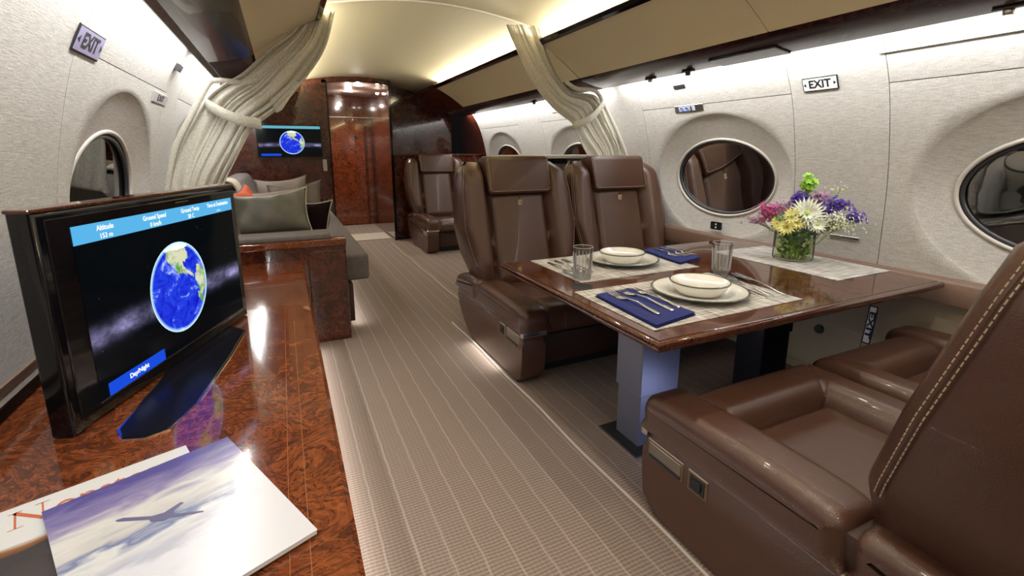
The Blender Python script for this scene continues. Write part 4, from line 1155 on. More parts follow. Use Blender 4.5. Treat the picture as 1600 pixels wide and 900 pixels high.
    # centre back cushion between the wings
    NX, NZ2 = 20, 24; vs = []; fs = []
    for j in range(NZ2 + 1):
        for i in range(NX + 1):
            x = -.160 + .32 * i / NX; z = lerp(.315, .785, j / NZ2)
            e = min((.16 - abs(x)) / .02, (z - .315) / .03, (.785 - z) / .02, 1); e = max(e, 0)
            q = math.sqrt(1 - (1 - e) ** 2)
            vs.append((x + bc, yfront(z) - .002 - .018 * q - .010 * smooth(1 - abs(x) / .16) , z))
    for j in range(NZ2):
        for i in range(NX):
            q = j * (NX + 1) + i; fs.append((q, q + 1, q + NX + 2, q + NX + 1))
    pm('back_cushion', vs, fs, L_, r, True)
    # headrest pad draped over the top
    zc, yc = .870, yfront(.870)
    Fh = frame((bc, yc - .030, .870), (1, 0, 0), (0, .287, .958))
    Ph = smooth_poly([(-.040, -.100), (-.046, .085), (-.030, .108), (.055, .114), (.085, .100), (.085, .04), (-.010, .02), (-.008, -.100)], .018, 4)
    # prism along local x: poly given as (depth, height)
    bm = bmesh.new(); prism('h', Ph, 'x', -.190, .190, None, None, .022, 5, True, bm=bm)
    for v in bm.verts:
        tq = smooth((v.co.z + .10) / .035)
        v.co = Fh @ Vector((v.co.x * (.93 + .07 * tq), v.co.z, -(v.co.y + .020 * (v.co.x / .19) ** 2 - .004)))
    hd = bm_done(bm, 'headrest', L_, r, True)
    pts = [Fh @ Vector(p) for p in ((-.178, .085, .0415), (-.178, -.078, .0385), (-.165, -.090, .038), (.165, -.090, .038), (.178, -.078, .0385), (.178, .085, .0415))]
    dashes('stitching', pts, .011, .0075, .0009, M['stitch'], hd)
    # little pull tab below the headrest
    yq = yfront(.755) - .031
    box('pull_strap', bc - .0035, bc + .0015, yq - .004, yq, .742, .785, M['leather_dark'], r, .0008, 1)
    tb = box('pull_tab', bc - .012, bc + .012, yq - .010, yq - .004, .715, .745, M['gold'], r, .002, 1, label='small gold pull tab')
    box('tab_mark', bc - .003, bc + .004, yq - .0112, yq - .0098, .724, .736, M['bronze'], tb)
    return r
pA = make_seat('brown leather aisle seat facing the camera, left of the pair across the table', -1)
pB = make_seat('brown leather window seat facing the camera, right of the pair across the table', 1)
def place(o, x, y, rz, label=None):
    o.location = (x, y, 0); o.rotation_euler = (0, 0, rz)
    if label: o['label'] = label
c3, c4, c5 = copy_tree(pB), copy_tree(pA), copy_tree(pA)
place(pA, 1.170, 2.20, 0); place(pB, 1.825, 2.20, 0)
place(c3, 1.170, .43, PI, 'brown leather aisle seat nearest the camera at the right edge, seen from its side')
place(c4, 1.825, .43, PI, 'brown leather window seat nearest the camera, mostly hidden behind the near aisle seat')
place(c5, 1.545, 5.02, 0, 'single brown leather seat far down the cabin in front of the dark cabinet')
for o in (pA, pB, c3, c4): o['group'] = 'leather seats around the dining table'

# under-seat floor lamps
def floor_glow(x0, y0, x1, y1, z, p, col=(1, .97, .92), d=(0, 0, -1)):
    L = math.hypot(x1 - x0, y1 - y0)
    area('floor_light', ((x0 + x1) / 2, (y0 + y1) / 2, z), d, .012, L, p, col, (x1 - x0, y1 - y0, 0))
floor_glow(.845, 1.90, .845, 2.25, .045, .4, d=(-.9, 0, -.5))
floor_glow(1.30, 4.70, 1.30, 4.9, .04, 1.4, d=(-.6, -.5, -.5))
floor_glow(.31, 2.80, .31, 5.2, .05, 2.0, d=(.7, 0, -.7))
floor_glow(.040, .6, .040, 2.5, .05, 3.0, d=(.75, 0, -.65))
area('floor_light', (1.12, .87, .13), (0, 1, .2), .16, .40, .95, (.60, .67, 1), (1, 0, 0))

# ------------------------------------------------------------------ dining table
TZ = .540
tb = thing('dining_table', (1.45, 1.31, 0), 'glossy burl dining table set for two between the leather seats', 'table')
TX0, TX1, TY0, TY1 = .790, 2.128, .834, 1.795
def top_ring(ins, z): return [(TX0 + ins, TY0 + ins, z), (TX1 - ins, TY0 + ins, z), (TX1 - ins, TY1 - ins, z), (TX0 + ins, TY1 - ins, z)]
prof = [(.012, TZ - .030), (.004, TZ - .026), (0, TZ - .018), (.001, TZ - .008), (.005, TZ - .002), (.011, TZ)]
vs = []; fs = []
for i, (a, z) in enumerate(prof): vs += top_ring(a, z)
for i in range(len(prof) - 1):
    for q in range(4): fs.append((i * 4 + q, i * 4 + (q + 1) % 4, (i + 1) * 4 + (q + 1) % 4, (i + 1) * 4 + q))
n = len(vs); fs.append((n - 4, n - 3, n - 2, n - 1)); fs.append((3, 2, 1, 0))
pm('table_edge', vs, fs, M['wood_edge'], tb, True)
XJ = 1.675
box('table_leaf', TX0 + .016, XJ, TY0 + .016, TY1 - .016, TZ - .001, TZ + .0012, M['burl_table'], tb, .0008, 1)
box('table_leaf', XJ + .0012, TX1 - .016, TY0 + .016, TY1 - .016, TZ - .001, TZ + .0012, M['burl_table'], tb, .0008, 1)
TT_ = TZ + .0013
# dark oval cup well between the placemats
lathe('cup_well', [(.0001, .0004), (.030, .0004), (.036, .0012), (.040, .0004)], (.900, 1.335, TT_), M['black'], tb, 28)
for (x, m1, nm) in ((1.02, 'leg_metal', 'leg'), (1.61, 'leg_dark', 'leg')):
    lg = box('leg', x, x + .155, 1.145, 1.265, 0, TZ - .10, M[m1], tb, .003, 1)
    box('leg_sleeve', x - .006, x + .161, 1.139, 1.271, .19 if x < 1.3 else .30, TZ - .03, M[m1], lg, .003, 1)
    box('base_plate', x - .045, x + .18, 1.10, 1.31, 0, .006, M['black'], lg, .002, 1)
box('under_rail', 1.0, 1.9, 1.16, 1.25, TZ - .07, TZ - .029, M['black'], tb, .003)
box('under_rail', 1.1, 1.2, .98, 1.65, TZ - .055, TZ - .029, M['black'], tb, .003)

# ------------------------------------------------------------------ table setting
def placemat(corners, label, grp='woven placemats on the table'):
    z = TT_ + .0002; c = [Vector((x, y, z)) for x, y in corners]
    cen = sum(c, Vector()) / 4
    vs = [tuple(p - cen) for p in c] + [tuple(p - cen + Vector((0, 0, .0016))) for p in c]
    fs = [(3, 2, 1, 0), (4, 5, 6, 7)] + [(i, (i + 1) % 4, 4 + (i + 1) % 4, 4 + i) for i in range(4)]
    o = pm('placemat', vs, fs, M['placemat']); o.location = cen; tag(o, label, 'placemat', grp); return o
placemat([(.838, .905), (1.452, .915), (1.452, 1.29), (.838, 1.29)][:], 'grey woven placemat nearest the camera under the near plate')
placemat([(.925, 1.375), (1.492, 1.375), (1.492, 1.765), (.925, 1.765)], 'grey woven placemat at the far side under the far plate')
placemat([(1.78, 1.005), (2.118, 1.005), (2.118, 1.565), (1.78, 1.565)], 'pale woven placemat by the wall under the flower vase')
MZ = TT_ + .0019
def plate_set(x, y, lb):
    o = thing('dinner_plate', (x, y, MZ), 'cream dinner plate with a dark green rim ' + lb, 'plate', 'dinner plates on the table')
    lathe('plate_body', [(.0001, .002), (.080, .002), (.088, .004), (.096, .011), (.120, .016), (.147, .021), (.150, .0205), (.1495, .018), (.120, .011), (.095, .004), (.090, 0), (.0001, 0)], (x, y, MZ), M['porcelain'], o, 72)
    lathe('plate_rim', [(.1455, .0212), (.1500, .0222), (.1525, .0205), (.1505, .0175), (.148, .018)], (x, y, MZ), M['rim_green'], o, 72)
    b = thing('soup_bowl', (x, y, MZ + .005), 'cream soup bowl with a green rim on the plate ' + lb.replace('of the table', ''), 'bowl', 'soup bowls on the plates')
    z = MZ + .0075
    lathe('bowl_body', [(.0001, 0), (.066, 0), (.070, .002), (.075, .009), (.086, .021), (.0925, .034), (.0935, .039), (.091, .039), (.080, .029), (.050, .022), (.0001, .020)], (x, y, z), M['porcelain'], b, 72)
    lathe('bowl_rim', [(.0905, .0392), (.0925, .0405), (.0950, .0392), (.0945, .0358), (.0925, .036)], (x, y, z), M['rim_green'], b, 72)
PL1 = (1.195, 1.095); PL2 = (1.258, 1.575)
plate_set(*PL1, 'nearest the camera'); plate_set(*PL2, 'at the far side of the table')
def napkin(corners, label, seed):
    rnd = random.Random(seed); c = [Vector((x, y, 0)) for x, y in corners]; cen = sum(c, Vector()) / 4
    o = thing('napkin', (cen.x, cen.y, MZ), label, 'napkin', 'folded navy napkins')
    # layers of folded cloth
    for li in range(3):
        N1, N2 = 14, 18; vs = []; fs = []; z0 = MZ + li * .0042; ins = li * .0025
        for j in range(N2 + 1):
            for i in range(N1 + 1):
                u, v = i / N1, j / N2; a = c[0].lerp(c[1], u); b = c[3].lerp(c[2], u); p = a.lerp(b, v); p = p.lerp(cen, ins * 4)
                e = min(u, 1 - u, v, 1 - v) * 8; h = .0042 * math.sqrt(max(0, 1 - (1 - min(1, e)) ** 2))
                vs.append((p.x, p.y, z0 + h + .0012 * math.sin(7 * u + li + seed) * math.sin(5 * v)))
        for j in range(N2):
            for i in range(N1): q = j * (N1 + 1) + i; fs.append((q, q + 1, q + N1 + 2, q + N1 + 1))
        b_ = len(vs); R_ = [i for i in range(N1 + 1)] + [j * (N1 + 1) + N1 for j in range(1, N2 + 1)] + [N2 * (N1 + 1) + i for i in range(N1 - 1, -1, -1)] + [j * (N1 + 1) for j in range(N2 - 1, 0, -1)]
        for q in R_: vs.append((vs[q][0], vs[q][1], z0 - .0004))
        for i in range(len(R_)): j = (i + 1) % len(R_); fs.append((R_[j], R_[i], b_ + i, b_ + j))
        fs.append(tuple(b_ + i for i in range(len(R_))))
        pm('napkin_fold', vs, fs, M['napkin'], o, True)
    return o
napkin([(.853, .912), (1.030, .945), (1.022, 1.232), (.868, 1.215)], 'navy napkin with three forks at the near place setting', 1)
napkin([(1.445, 1.432), (1.612, 1.480), (1.635, 1.745), (1.478, 1.705)], 'navy napkin with three forks at the far place setting', 2)
NZ_ = MZ + .0142
def cutlery(kind, p0, p1, z, label, grp, scale=1.0):
    """p0 = tip end, p1 = handle end"""
    a, b = Vector((*p0, 0)), Vector((*p1, 0)); L = (b - a).length; d = (b - a) / L; n_ = Vector((-d.y, d.x, 0))
    o = thing(kind, ((a + b) / 2) + Vector((0, 0, z)), label, kind.replace('_', ' ').split()[-1], grp)
    P = lambda s_, w_, h_: a + d * (s_ * L) + n_ * w_ * 1.3 + Vector((0, 0, z + h_))
    bm = bmesh.new()
    def strip(rows, th=.0018):
        V = []
        for (s_, w_, h_) in rows:
            V.append([bm.verts.new(P(s_, -w_, h_)), bm.verts.new(P(s_, w_, h_)), bm.verts.new(P(s_, w_ * .7, h_ + th)), bm.verts.new(P(s_, -w_ * .7, h_ + th))])
        for A_, B_ in zip(V, V[1:]):
            for i in range(4): bm.faces.new((A_[i], A_[(i + 1) % 4], B_[(i + 1) % 4], B_[i]))
        bm.faces.new(V[0][::-1]); bm.faces.new(V[-1])
    if kind != 'knife':
        strip([(.36, .004, .0045), (.42, .0022, .007), (.55, .0024, .008), (.75, .0040, .004), (.90, .0065, .0012), (.97, .0060, .0006), (1, .0028, .0006)])
        bm_done(bm, 'handle', M['silver'], o, True); bm = bmesh.new()
    if kind == 'fork':
        strip([(.20, .0115, .0012), (.26, .0125, .0010), (.32, .0095, .002), (.37, .0042, .0045)])
        bm_done(bm, 'fork_head', M['silver'], o, True)
        for t in (-.0093, -.0031, .0031, .0093):
            bm = bmesh.new(); tube_bm(bm, [P(.21, t, .0020), P(.12, t * 1.02, .0010), P(.04, t * 1.02, .0028), P(0, t * .98, .0045)], [.0015, .0014, .0012, .0007], 5)
            bm_done(bm, 'tine', M['silver'], o, True)
    elif kind == 'spoon':
        V = []; nn = 14
        for i in range(nn + 1):
            t = i / nn; w_ = .0185 * math.sqrt(max(.0, math.sin(PI * min(1, t * .93 + .03)))) * (1 - .25 * t)
            V.append([bm.verts.new(P(.37 * t, w_ * q, .0055 - .0050 * math.sin(PI * t) * (1 - q * q) * 1.0 + .0012 * (1 - q * q) * 0)) for q in (-1, -.6, -.2, .2, .6, 1)])
        for A_, B_ in zip(V, V[1:]):
            for i in range(5): bm.faces.new((A_[i], A_[i + 1], B_[i + 1], B_[i]))
        oo = bm_done(bm, 'spoon_bowl', M['silver'], o, True); md = oo.modifiers.new('t', 'SOLIDIFY'); md.thickness = .0012
    else:
        strip([(0, .002, .0006), (.06, .007, .0006), (.35, .0095, .0006), (.52, .0085, .001), (.56, .004, .0014)], .0012)
        bm_done(bm, 'blade', M['silver'], o, True); bm = bmesh.new()
        strip([(.55, .0045, .0008), (.62, .0052, .0010), (.9, .0075, .0010), (1, .0055, .0008)], .004)
        bm_done(bm, 'handle', M['silver'], o, True)
    return o
g1 = 'cutlery of the near place setting'; g2 = 'cutlery of the far place setting'
cutlery('fork', (.912, 1.19), (.912, .965), NZ_, 'silver fork on the near navy napkin, leftmost of the three', g1)
cutlery('fork', (.958, 1.222), (.970, .972), NZ_, 'silver fork on the near navy napkin, the middle one', g1)
cutlery('fork', (1.008, 1.205), (1.008, .985), NZ_, 'silver fork on the near navy napkin, nearest the plate', g1)
cutlery('spoon', (1.455, 1.225), (1.385, .965), MZ, 'silver spoon right of the near plate, the larger one beside the knife', g1)
cutlery('spoon', (1.520, 1.235), (1.440, .960), MZ + .0005, 'silver spoon right of the near plate, the outermost piece', g1)
cutlery('knife', (1.405, 1.215), (1.352, .965), MZ, 'silver knife right of the near plate', g1)
cutlery('fork', (1.500, 1.500), (1.535, 1.690), NZ_, 'silver fork on the far navy napkin, nearest the far plate', g2)
cutlery('fork', (1.545, 1.495), (1.575, 1.700), NZ_, 'silver fork on the far navy napkin, the middle one', g2)
cutlery('fork', (1.585, 1.500), (1.612, 1.700), NZ_, 'silver fork on the far navy napkin, nearest the wall', g2)
cutlery('spoon', (.958, 1.465), (.972, 1.700), MZ, 'silver spoon left of the far plate, beside the tumbler', g2)
cutlery('knife', (1.045, 1.480), (1.055, 1.720), MZ, 'silver knife left of the far plate', g2)
cutlery('spoon', (1.000, 1.470), (1.015, 1.715), MZ, 'silver spoon left of the far plate, the one beside the knife', g2)
M['cut_glass'] = bright_glass('cut_glass', (1, 1, 1), 1.5, .55)  # whitened glass paints the bright streaks on flutes, rim and base
def tumbler(x, y, z, label):
    h = .120; ro = .0365; rb = .0305
    o = thing('tumbler', (x, y, z), label, 'glass', 'cut crystal tumblers')
    lathe('glass_body', [(.0003, 0), (rb * .92, 0), (rb, .004), (lerp(rb, ro, .5), h * .5), (ro, h), (ro - .0018, h), (lerp(rb, ro, .5) - .003, h * .5), (rb - .004, .020), (.0003, .018)], (x, y, z), M['crystal'], o, 48)
    bm = bmesh.new(); n = 16
    for k_ in range(n):
        a = 2 * PI * (k_ + .5) / n; c_, s_ = math.cos(a), math.sin(a)
        tube_bm(bm, [(x + c_ * (lerp(rb, ro, t) + .0002), y + s_ * (lerp(rb, ro, t) + .0002), z + h * t) for t in (.10, .2, .5, .78, .84)], [.0016, .0022, .0018, .0013, .0004], 5)
    bm_done(bm, 'flutes', M['cut_glass'], o, True)
    tube('rim', [(x + (ro - .0009) * math.cos(2 * PI * q / 40), y + (ro - .0009) * math.sin(2 * PI * q / 40), z + h) for q in range(40)], .0011, M['cut_glass'], o, 5, True)
    lathe('thick_base', [(.0003, .002), (rb * .86, .002), (rb * .90, .008), (rb * .80, .016), (.0003, .014)], (x, y, z), M['cut_glass'], o, 16)
    return o
tumbler(.957, 1.420, MZ, 'fluted crystal tumbler on the far placemat in front of the far seat')
tumbler(1.482, 1.262, MZ, 'fluted crystal tumbler behind the near plate')

# ------------------------------------------------------------------ flowers
VX, VY = 1.972, 1.312
va = thing('vase', (VX, VY, MZ), 'round clear glass vase of cut flowers near the wall', 'vase')
VH, VR = .118, .079
lathe('vase_glass', [(.0001, .0), (VR * .93, 0), (VR, .008), (VR, VH - .004), (VR * .985, VH), (VR * .965, VH - .004), (VR * .965, .012), (VR * .9, .008), (.0001, .008)], (VX, VY, MZ), M['vase'], va, 48)
lathe('water', [(.0001, .009), (VR * .90, .009), (VR * .955, .014), (VR * .955, VH * .72), (.0001, VH * .72)], (VX, VY, MZ), M['water'], va, 40)
M['stem'] = plain('stem_green', (.20, .30, .05), rough=.5)
M['leaf'] = plain('leaf_green', (.035, .11, .025), rough=.45, var=.3, vscale=30)
M['leaf_y'] = plain('leaf_lime', (.25, .42, .05), rough=.45)
M['yellow'] = plain('petal_yellow', (.90, .87, .34), rough=.6); M['yellow_eye'] = plain('daisy_eye', (.55, .50, .08), rough=.8)
M['white_p'] = plain('petal_white', (.82, .84, .74), rough=.6); M['green_eye'] = plain('mum_eye', (.45, .66, .14), rough=.7)
M['pink'] = plain('petal_pink', (.50, .07, .26), rough=.6); M['mauve'] = plain('petal_mauve', (.46, .26, .46), rough=.6); M['purple'] = plain('petal_purple', (.09, .03, .38), rough=.6)
M['tiny'] = plain('gypsophila', (.78, .78, .66), rough=.7); M['lime'] = plain('lime_bloom', (.36, .66, .08), rough=.5)
C0 = Vector((VX, VY, MZ + VH * .55))
view = (Vector((0, 0, 1.0)) - Vector((VX, VY, .68))).normalized()
right_v = Vector((view.y, -view.x, 0)) * -1
right_v.normalize(); 
if right_v.dot(Vector((1, 0, 0))) < 0: right_v = -right_v
fwd_v = Vector((0, 0, 1)).cross(right_v)
def FP(a, up, f=0): return Vector((VX, VY, MZ)) + right_v * (a * .84 + .010) + Vector((0, 0, up)) + fwd_v * f
def stemcurve(p, base=None):
    b = base or (C0 + Vector((random.uniform(-.04, .04), random.uniform(-.04, .04), -.05)))
    return [b, b.lerp(p, .5) + Vector((0, 0, .015)), p - Vector((0, 0, .004))]
def petals(bm, c, nrm, r0, r1, n, w_, lift, jit=0, rnd=random):
    nrm = nrm.normalized(); a = nrm.orthogonal().normalized(); b = nrm.cross(a)
    for k_ in range(n):
        t = 2 * PI * (k_ + rnd.uniform(-jit, jit)) / n; d = a * math.cos(t) + b * math.sin(t); s_ = nrm.cross(d); L = r1 * (1 + rnd.uniform(-jit, jit) * .4)
        pts = [c + d * r0, c + d * lerp(r0, L, .55) + s_ * w_ + nrm * lift * .5, c + d * L + nrm * lift, c + d * lerp(r0, L, .55) - s_ * w_ + nrm * lift * .5, c + d * lerp(r0, L, .5) + nrm * (lift * .5 - w_ * .5)]
        v = [bm.verts.new(p) for p in pts]; bm.faces.new((v[0], v[1], v[4])); bm.faces.new((v[1], v[2], v[4])); bm.faces.new((v[2], v[3], v[4])); bm.faces.new((v[3], v[0], v[4]))
def flower(name, c, nrm, label, cat, layers, pm_, eye_m, eye_r, grp=None):
    o = thing(name, c, label, cat, grp)
    for i, (r1, n, w_, lift) in enumerate(layers):
        bm = bmesh.new(); petals(bm, c + nrm * .002 * i, nrm, .004, r1, n, w_, lift, .15); q = bm_done(bm, 'petals', pm_, o); 
        md = q.modifiers.new('t', 'SOLIDIFY'); md.thickness = .0006
    bm = bmesh.new(); bmesh.ops.create_icosphere(bm, subdivisions=2, radius=eye_r, matrix=Matrix.Translation(c + nrm * .003)); bm_done(bm, 'flower_eye', eye_m, o, True)
    tube('stem', stemcurve(c), .0022, M['stem'], o, 6)
def N_(a, up): return (-fwd_v * 1.0 + right_v * a + Vector((0, 0, up))).normalized()
if N_(0, 0).dot(view) < 0:
    fwd_v = -fwd_v
flower('chrysanthemum', FP(.028, .205, -.055), N_(.1, .5), 'large white chrysanthemum with a green heart at the middle of the bouquet', 'flower', [(.075, 26, .006, .006), (.058, 22, .006, .020), (.038, 16, .005, .026)], M['white_p'], M['green_eye'], .013)
for (a, u, f, r_, lb) in [(-.052, .150, -.085, .040, 'yellow daisy, lowest of the bouquet over the vase rim'), (-.085, .158, -.055, .038, 'yellow daisy at the lower left of the bouquet'), (-.030, .192, -.075, .042, 'pale yellow daisy between the white chrysanthemum and the lower daisies'), (-.005, .172, -.080, .034, 'small yellow daisy under the white chrysanthemum')]:
    flower('daisy', FP(a, u, f), N_(a * 3, .35), lb, 'flower', [(r_, 16, .006, .004), (r_ * .8, 13, .005, .010)], M['yellow'], M['yellow_eye'], .009, 'yellow daisies of the bouquet')
flower('daisy', FP(.075, .165, -.07), N_(.3, .3), 'small half-open white daisy right of the yellow ones', 'flower', [(.040, 18, .005, .010), (.028, 14, .005, .020)], M['white_p'], M['green_eye'], .008)
def cluster(name, cen, R_, n, size, m, label, cat='flower', seed=1, flat_=.7, stems=True, sub='florets'):
    rnd = random.Random(seed); o = thing(name, cen, label, cat)
    bm = bmesh.new(); bs = bmesh.new()
    for i in range(n):
        v = Vector((rnd.gauss(0, .5), rnd.gauss(0, .5), rnd.gauss(0, .5)))
        v = right_v * v.x * R_[0] + fwd_v * v.y * R_[1] + Vector((0, 0, v.z * R_[2])); p = cen + v
        nn = (v.normalized() + view * .6 + Vector((0, 0, .3))).normalized()
        petals(bm, p, nn, .0004, size * rnd.uniform(.7, 1.2), 5, size * .38, size * .25, .1, rnd)
        if stems and i % 3 == 0: tube_bm(bs, [C0 + (cen - C0) * .6, p], .0007, 3, cap=False)
    q = bm_done(bm, sub, m, o); q['kind'] = 'stuff'
    if stems:
        tube_bm(bs, stemcurve(cen), .002, 6); q = bm_done(bs, 'stems', M['stem'], o); q['kind'] = 'stuff'
    return o
cluster('waxflower', FP(-.135, .205, -.02), (.045, .035, .030), 120, .0095, M['pink'], 'cluster of magenta florets at the upper left of the bouquet', seed=2)
cluster('waxflower', FP(-.195, .160, .0), (.045, .03, .020), 60, .008, M['mauve'], 'loose mauve florets at the far left tip of the bouquet', seed=3)
cluster('waxflower', FP(-.070, .225, .01), (.045, .035, .022), 60, .0085, M['mauve'], 'mauve florets behind the daisies', seed=13)
cluster('statice', FP(-.012, .262, -.01), (.026, .025, .024), 110, .009, M['purple'], 'deep purple statice at the top of the bouquet beside the lime bloom', seed=4)
cluster('statice', FP(.098, .225, -.02), (.026, .02, .018), 70, .0085, M['purple'], 'deep purple statice sprig right of the white chrysanthemum', seed=5)
cluster('statice', FP(.150, .243, 0), (.045, .03, .022), 100, .0085, M['purple'], 'purple statice sprig at the upper right of the bouquet', seed=6)
cluster('statice', FP(.232, .195, .0), (.030, .02, .020), 70, .009, M['purple'], 'purple statice sprig at the far right tip of the bouquet', seed=7)
cluster('waxflower', FP(.075, .270, .02), (.040, .03, .022), 70, .0085, M['mauve'], 'mauve florets at the upper middle of the bouquet', seed=8)
cluster('gypsophila', FP(.145, .175, -.03), (.085, .05, .050), 420, .0045, M['tiny'], 'cloud of tiny white gypsophila on the right of the bouquet', seed=9)
cluster('gypsophila', FP(.155, .310, .01), (.050, .03, .026), 26, .0045, M['tiny'], 'sparse sprig of tiny white gypsophila rising above the bouquet', seed=10)
lb_ = cluster('lime_bloom', FP(.022, .325, 0), (.022, .02, .030), 70, .013, M['lime'], 'lime green bloom standing at the very top of the bouquet', seed=11)
# leaves in and above the vase
rnd = random.Random(5); fo = thing('foliage', (VX, VY, MZ + .1), 'dark green leaves of the bouquet in and above the vase', 'foliage')
def leaves(name, n, rr, z0, z1, m, size):
    bm = bmesh.new()
    for i in range(n):
        a = rnd.uniform(0, 2 * PI); r_ = rr * math.sqrt(rnd.random()); p = Vector((VX + r_ * math.cos(a), VY + r_ * math.sin(a), MZ + rnd.uniform(z0, z1)))
        d = Vector((rnd.gauss(0, 1), rnd.gauss(0, 1), rnd.gauss(.2, .6))).normalized(); s_ = d.orthogonal().normalized(); L = size * rnd.uniform(.6, 1.3)
        v = [bm.verts.new(q) for q in (p - d * L * .5, p + s_ * L * .25, p + d * L * .5, p - s_ * L * .25)]; bm.faces.new(v)
    q = bm_done(bm, name, m, fo); q['kind'] = 'stuff'
leaves('leaves_in_vase', 150, VR * .82, .03, VH, M['leaf'], .030); leaves('leaves_above', 260, .10, VH * .95, .20, M['leaf'], .030)
leaves('pale_leaves', 50, VR * .8, .02, .07, M['leaf_y'], .022)
bm = bmesh.new()
for i in range(26):
    a = rnd.uniform(0, 2 * PI); b_ = a + rnd.uniform(2, 4); r1, r2 = VR * .75 * rnd.random() ** .5, VR * .8
    tube_bm(bm, [(VX + r1 * math.cos(a), VY + r1 * math.sin(a), MZ + .012), (VX + r2 * math.cos(b_) * .8, VY + r2 * math.sin(b_) * .8, MZ + VH * 1.05)], .0022, 5)
q = bm_done(bm, 'stems_in_vase', M['leaf_y'], fo, True); q['kind'] = 'stuff'

# ------------------------------------------------------------------ sofa with end panel
so = thing('sofa', (0, 3.9, 0), 'long grey fabric sofa with a burl wood end panel along the left wall', 'sofa')
xw = XC - 1.33
box('end_panel', xw, .262, 2.602, 2.655, 0, .545, M['burl_dark'], so, .004, 2, label='glossy burl end panel')
box('panel_rail', xw, .266, 2.592, 2.672, .520, .558, M['burl'], so, .008, 3)
box('panel_stile', .075, .258, 2.592, 2.604, .02, .50, M['burl_dark'], so, .004, 2)
box('arm_pad', xw, .195, 2.600, 2.78, .556, .585, M['sofa'], so, .012, 3)
box('arm_body', xw, .20, 2.66, 2.78, .30, .556, M['sofa'], so, .01, 2)
box('seat_cushion', -.22, .402, 2.79, 5.30, .272, .424, M['sofa'], so, .022, 4)
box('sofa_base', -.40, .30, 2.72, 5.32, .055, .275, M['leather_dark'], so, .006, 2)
box('plinth', -.38, .27, 2.76, 5.30, 0, .055, M['black'], so)
prism('sofa_back', smooth_poly([(xw, .25), (xw, .74), (-.42, .80), (-.30, .80), (-.17, .42), (-.17, .25)], .04), 'y', 2.79, 5.30, M['sofa'], so, .012)
def pillow(w_, h_, t_, cen, xdir, up, m, pip, label, seed=0):
    F2 = frame(cen, xdir, up); N1 = 20; vs = []; fs = []; rnd = random.Random(seed)
    def corner(u, v): # pulled-in sides, pointed corners
        k1 = 1 - .10 * (1 - u * u) ; k2 = 1 - .10 * (1 - v * v)
        return u * w_ / 2 * (1 - .09 * (1 - v * v) * abs(u) ** 3), v * h_ / 2 * (1 - (.24 if v > 0 else .07) * (1 - u * u) * abs(v) ** 2) + (.05 * h_ * u * v if v > 0 else 0)
    for sgn in (1, -1):
        for j in range(N1 + 1):
            for i in range(N1 + 1):
                u, v = 2 * i / N1 - 1, 2 * j / N1 - 1; x, y = corner(u, v)
                b = max(0, (1 - u * u) * (1 - v * v)) ** .42
                wr = .30 * math.sin(5 * u + 4 * v + seed) * b * (1 - b) + .16 * math.sin(11 * u - 3 * v + seed * 2) * (1 - b) * b
                vs.append(F2 @ Vector((x, y, sgn * t_ / 2 * (b + wr * 1.5))))
    n_ = (N1 + 1) ** 2
    for k_ in (0, 1):
        for j in range(N1):
            for i in range(N1):
                q = k_ * n_ + j * (N1 + 1) + i; f = (q, q + 1, q + N1 + 2, q + N1 + 1); fs.append(f if k_ == 0 else f[::-1])
    o = thing('pillow', cen, label, 'pillow', 'pillows on the sofa')
    b = pm('pillow_cover', vs, fs, m, o, True)
    bmx = bmesh.new(); bmx.from_mesh(b.data); bmesh.ops.remove_doubles(bmx, verts=bmx.verts, dist=1e-5); bmx.to_mesh(b.data); bmx.free()
    rim = [corner(-1 + 2 * i / 16, -1) for i in range(16)] + [corner(1, -1 + 2 * i / 16) for i in range(16)] + [corner(1 - 2 * i / 16, 1) for i in range(16)] + [corner(-1, 1 - 2 * i / 16) for i in range(16)]
    tube('piping', [F2 @ Vector((p[0], p[1], 0)) for p in rim], .0042, pip, o, 6, True)
    return o
Z_ = (0, 0, 1)
pillow(.40, .24, .13, (-.085, 2.87, .675), (1, .10, .01), (0, .30, 1), M['pillow_sheen'], M['piping_light'], 'olive grey satin pillow leaning at the near end of the sofa', 1)
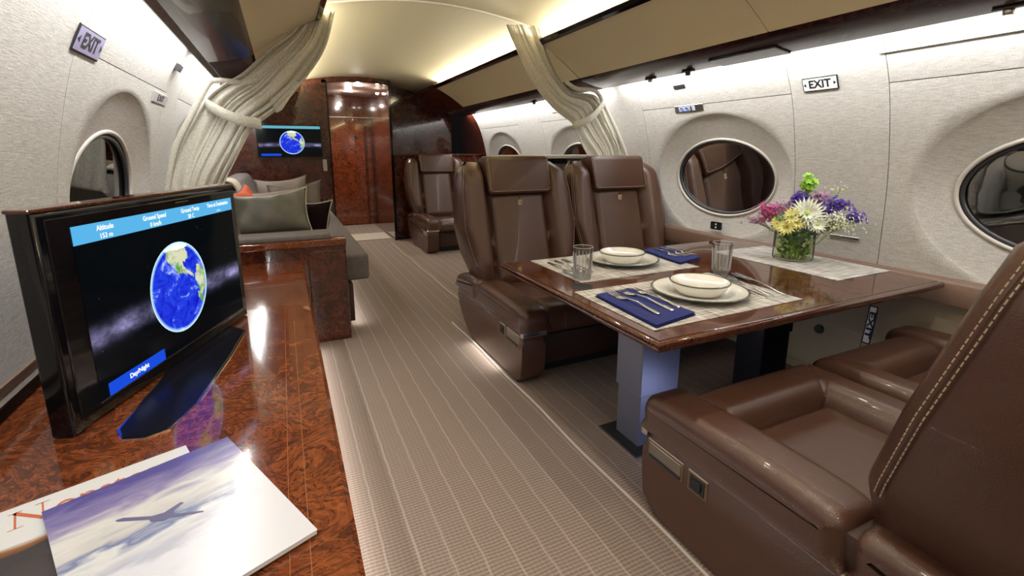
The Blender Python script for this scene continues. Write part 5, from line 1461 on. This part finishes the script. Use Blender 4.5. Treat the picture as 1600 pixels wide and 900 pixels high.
pillow(.34, .27, .10, (.085, 3.02, .60), (.72, -.60, -.10), (-.10, .25, 1), M['pillow_dark'], M['piping_light'], 'dark brown pillow with pale piping behind the near satin pillow', 2)
pillow(.42, .26, .11, (-.07, 3.22, .662), (1, 0, .02), (0, .35, 1), M['pillow_light'], M['piping'], 'light grey pillow with dark piping standing behind the satin pillow', 3)
pillow(.42, .32, .12, (-.03, 4.62, .63), (1, 0, 0), (0, .3, 1), M['pillow_light'], M['piping'], 'pale pillow at the far end of the sofa, behind the grey one', 4)
pillow(.42, .30, .12, (.07, 4.42, .60), (1, -.1, .02), (0, .3, 1), M['pillow_grey'], M['piping'], 'grey brown pillow at the far end of the sofa', 5)
pillow(.36, .30, .10, (-.205, 3.10, .665), (.30, 1, 0), (-.5, 0, 1), M['pillow_orange'], M['piping'], 'orange pillow against the sofa back, peeping over the television', 6)
# cream throw draped over the sofa back
vs = []; fs = []; path = [(-.49, .72), (-.465, .79), (-.40, .822), (-.29, .818), (-.235, .69), (-.175, .52), (-.155, .44)]
for i in range(25):
    t = i / 24; p = poly_at([(a, b, 0) for a, b in path], t)
    for j in range(15):
        y = 3.34 + .30 * j / 14 + .02 * math.sin(5 * t); vs.append((p.x + .008 * math.sin(j * 1.7 + 3 * t), y, p.y + .006 * math.sin(j * 1.3)))
for i in range(24):
    for j in range(14): q = i * 15 + j; fs.append((q, q + 1, q + 16, q + 15))
o = pm('throw_blanket', vs, fs, M['throw'], None, True); md = o.modifiers.new('t', 'SOLIDIFY'); md.thickness = .012; md.offset = 1
tag(o, 'cream throw blanket draped over the back of the sofa', 'blanket'); rebase(o, (-.30, 3.49, .44))
# doorway light on the vestibule floor, painted as a thin pale slab
for i, (y0, y1, lb) in enumerate(((5.58, 6.05, 'pale floor tile patch at the vestibule threshold'),)):
    o = box('threshold_mat', .50, 1.08, y0, y1, .001, .008, plain('mat_pale', (.5, .44, .38), rough=.6), None, .002); tag(o, 'pale mat on the floor in front of the burl door', 'mat'); rebase(o, (.79, (y0 + y1) / 2, .001))
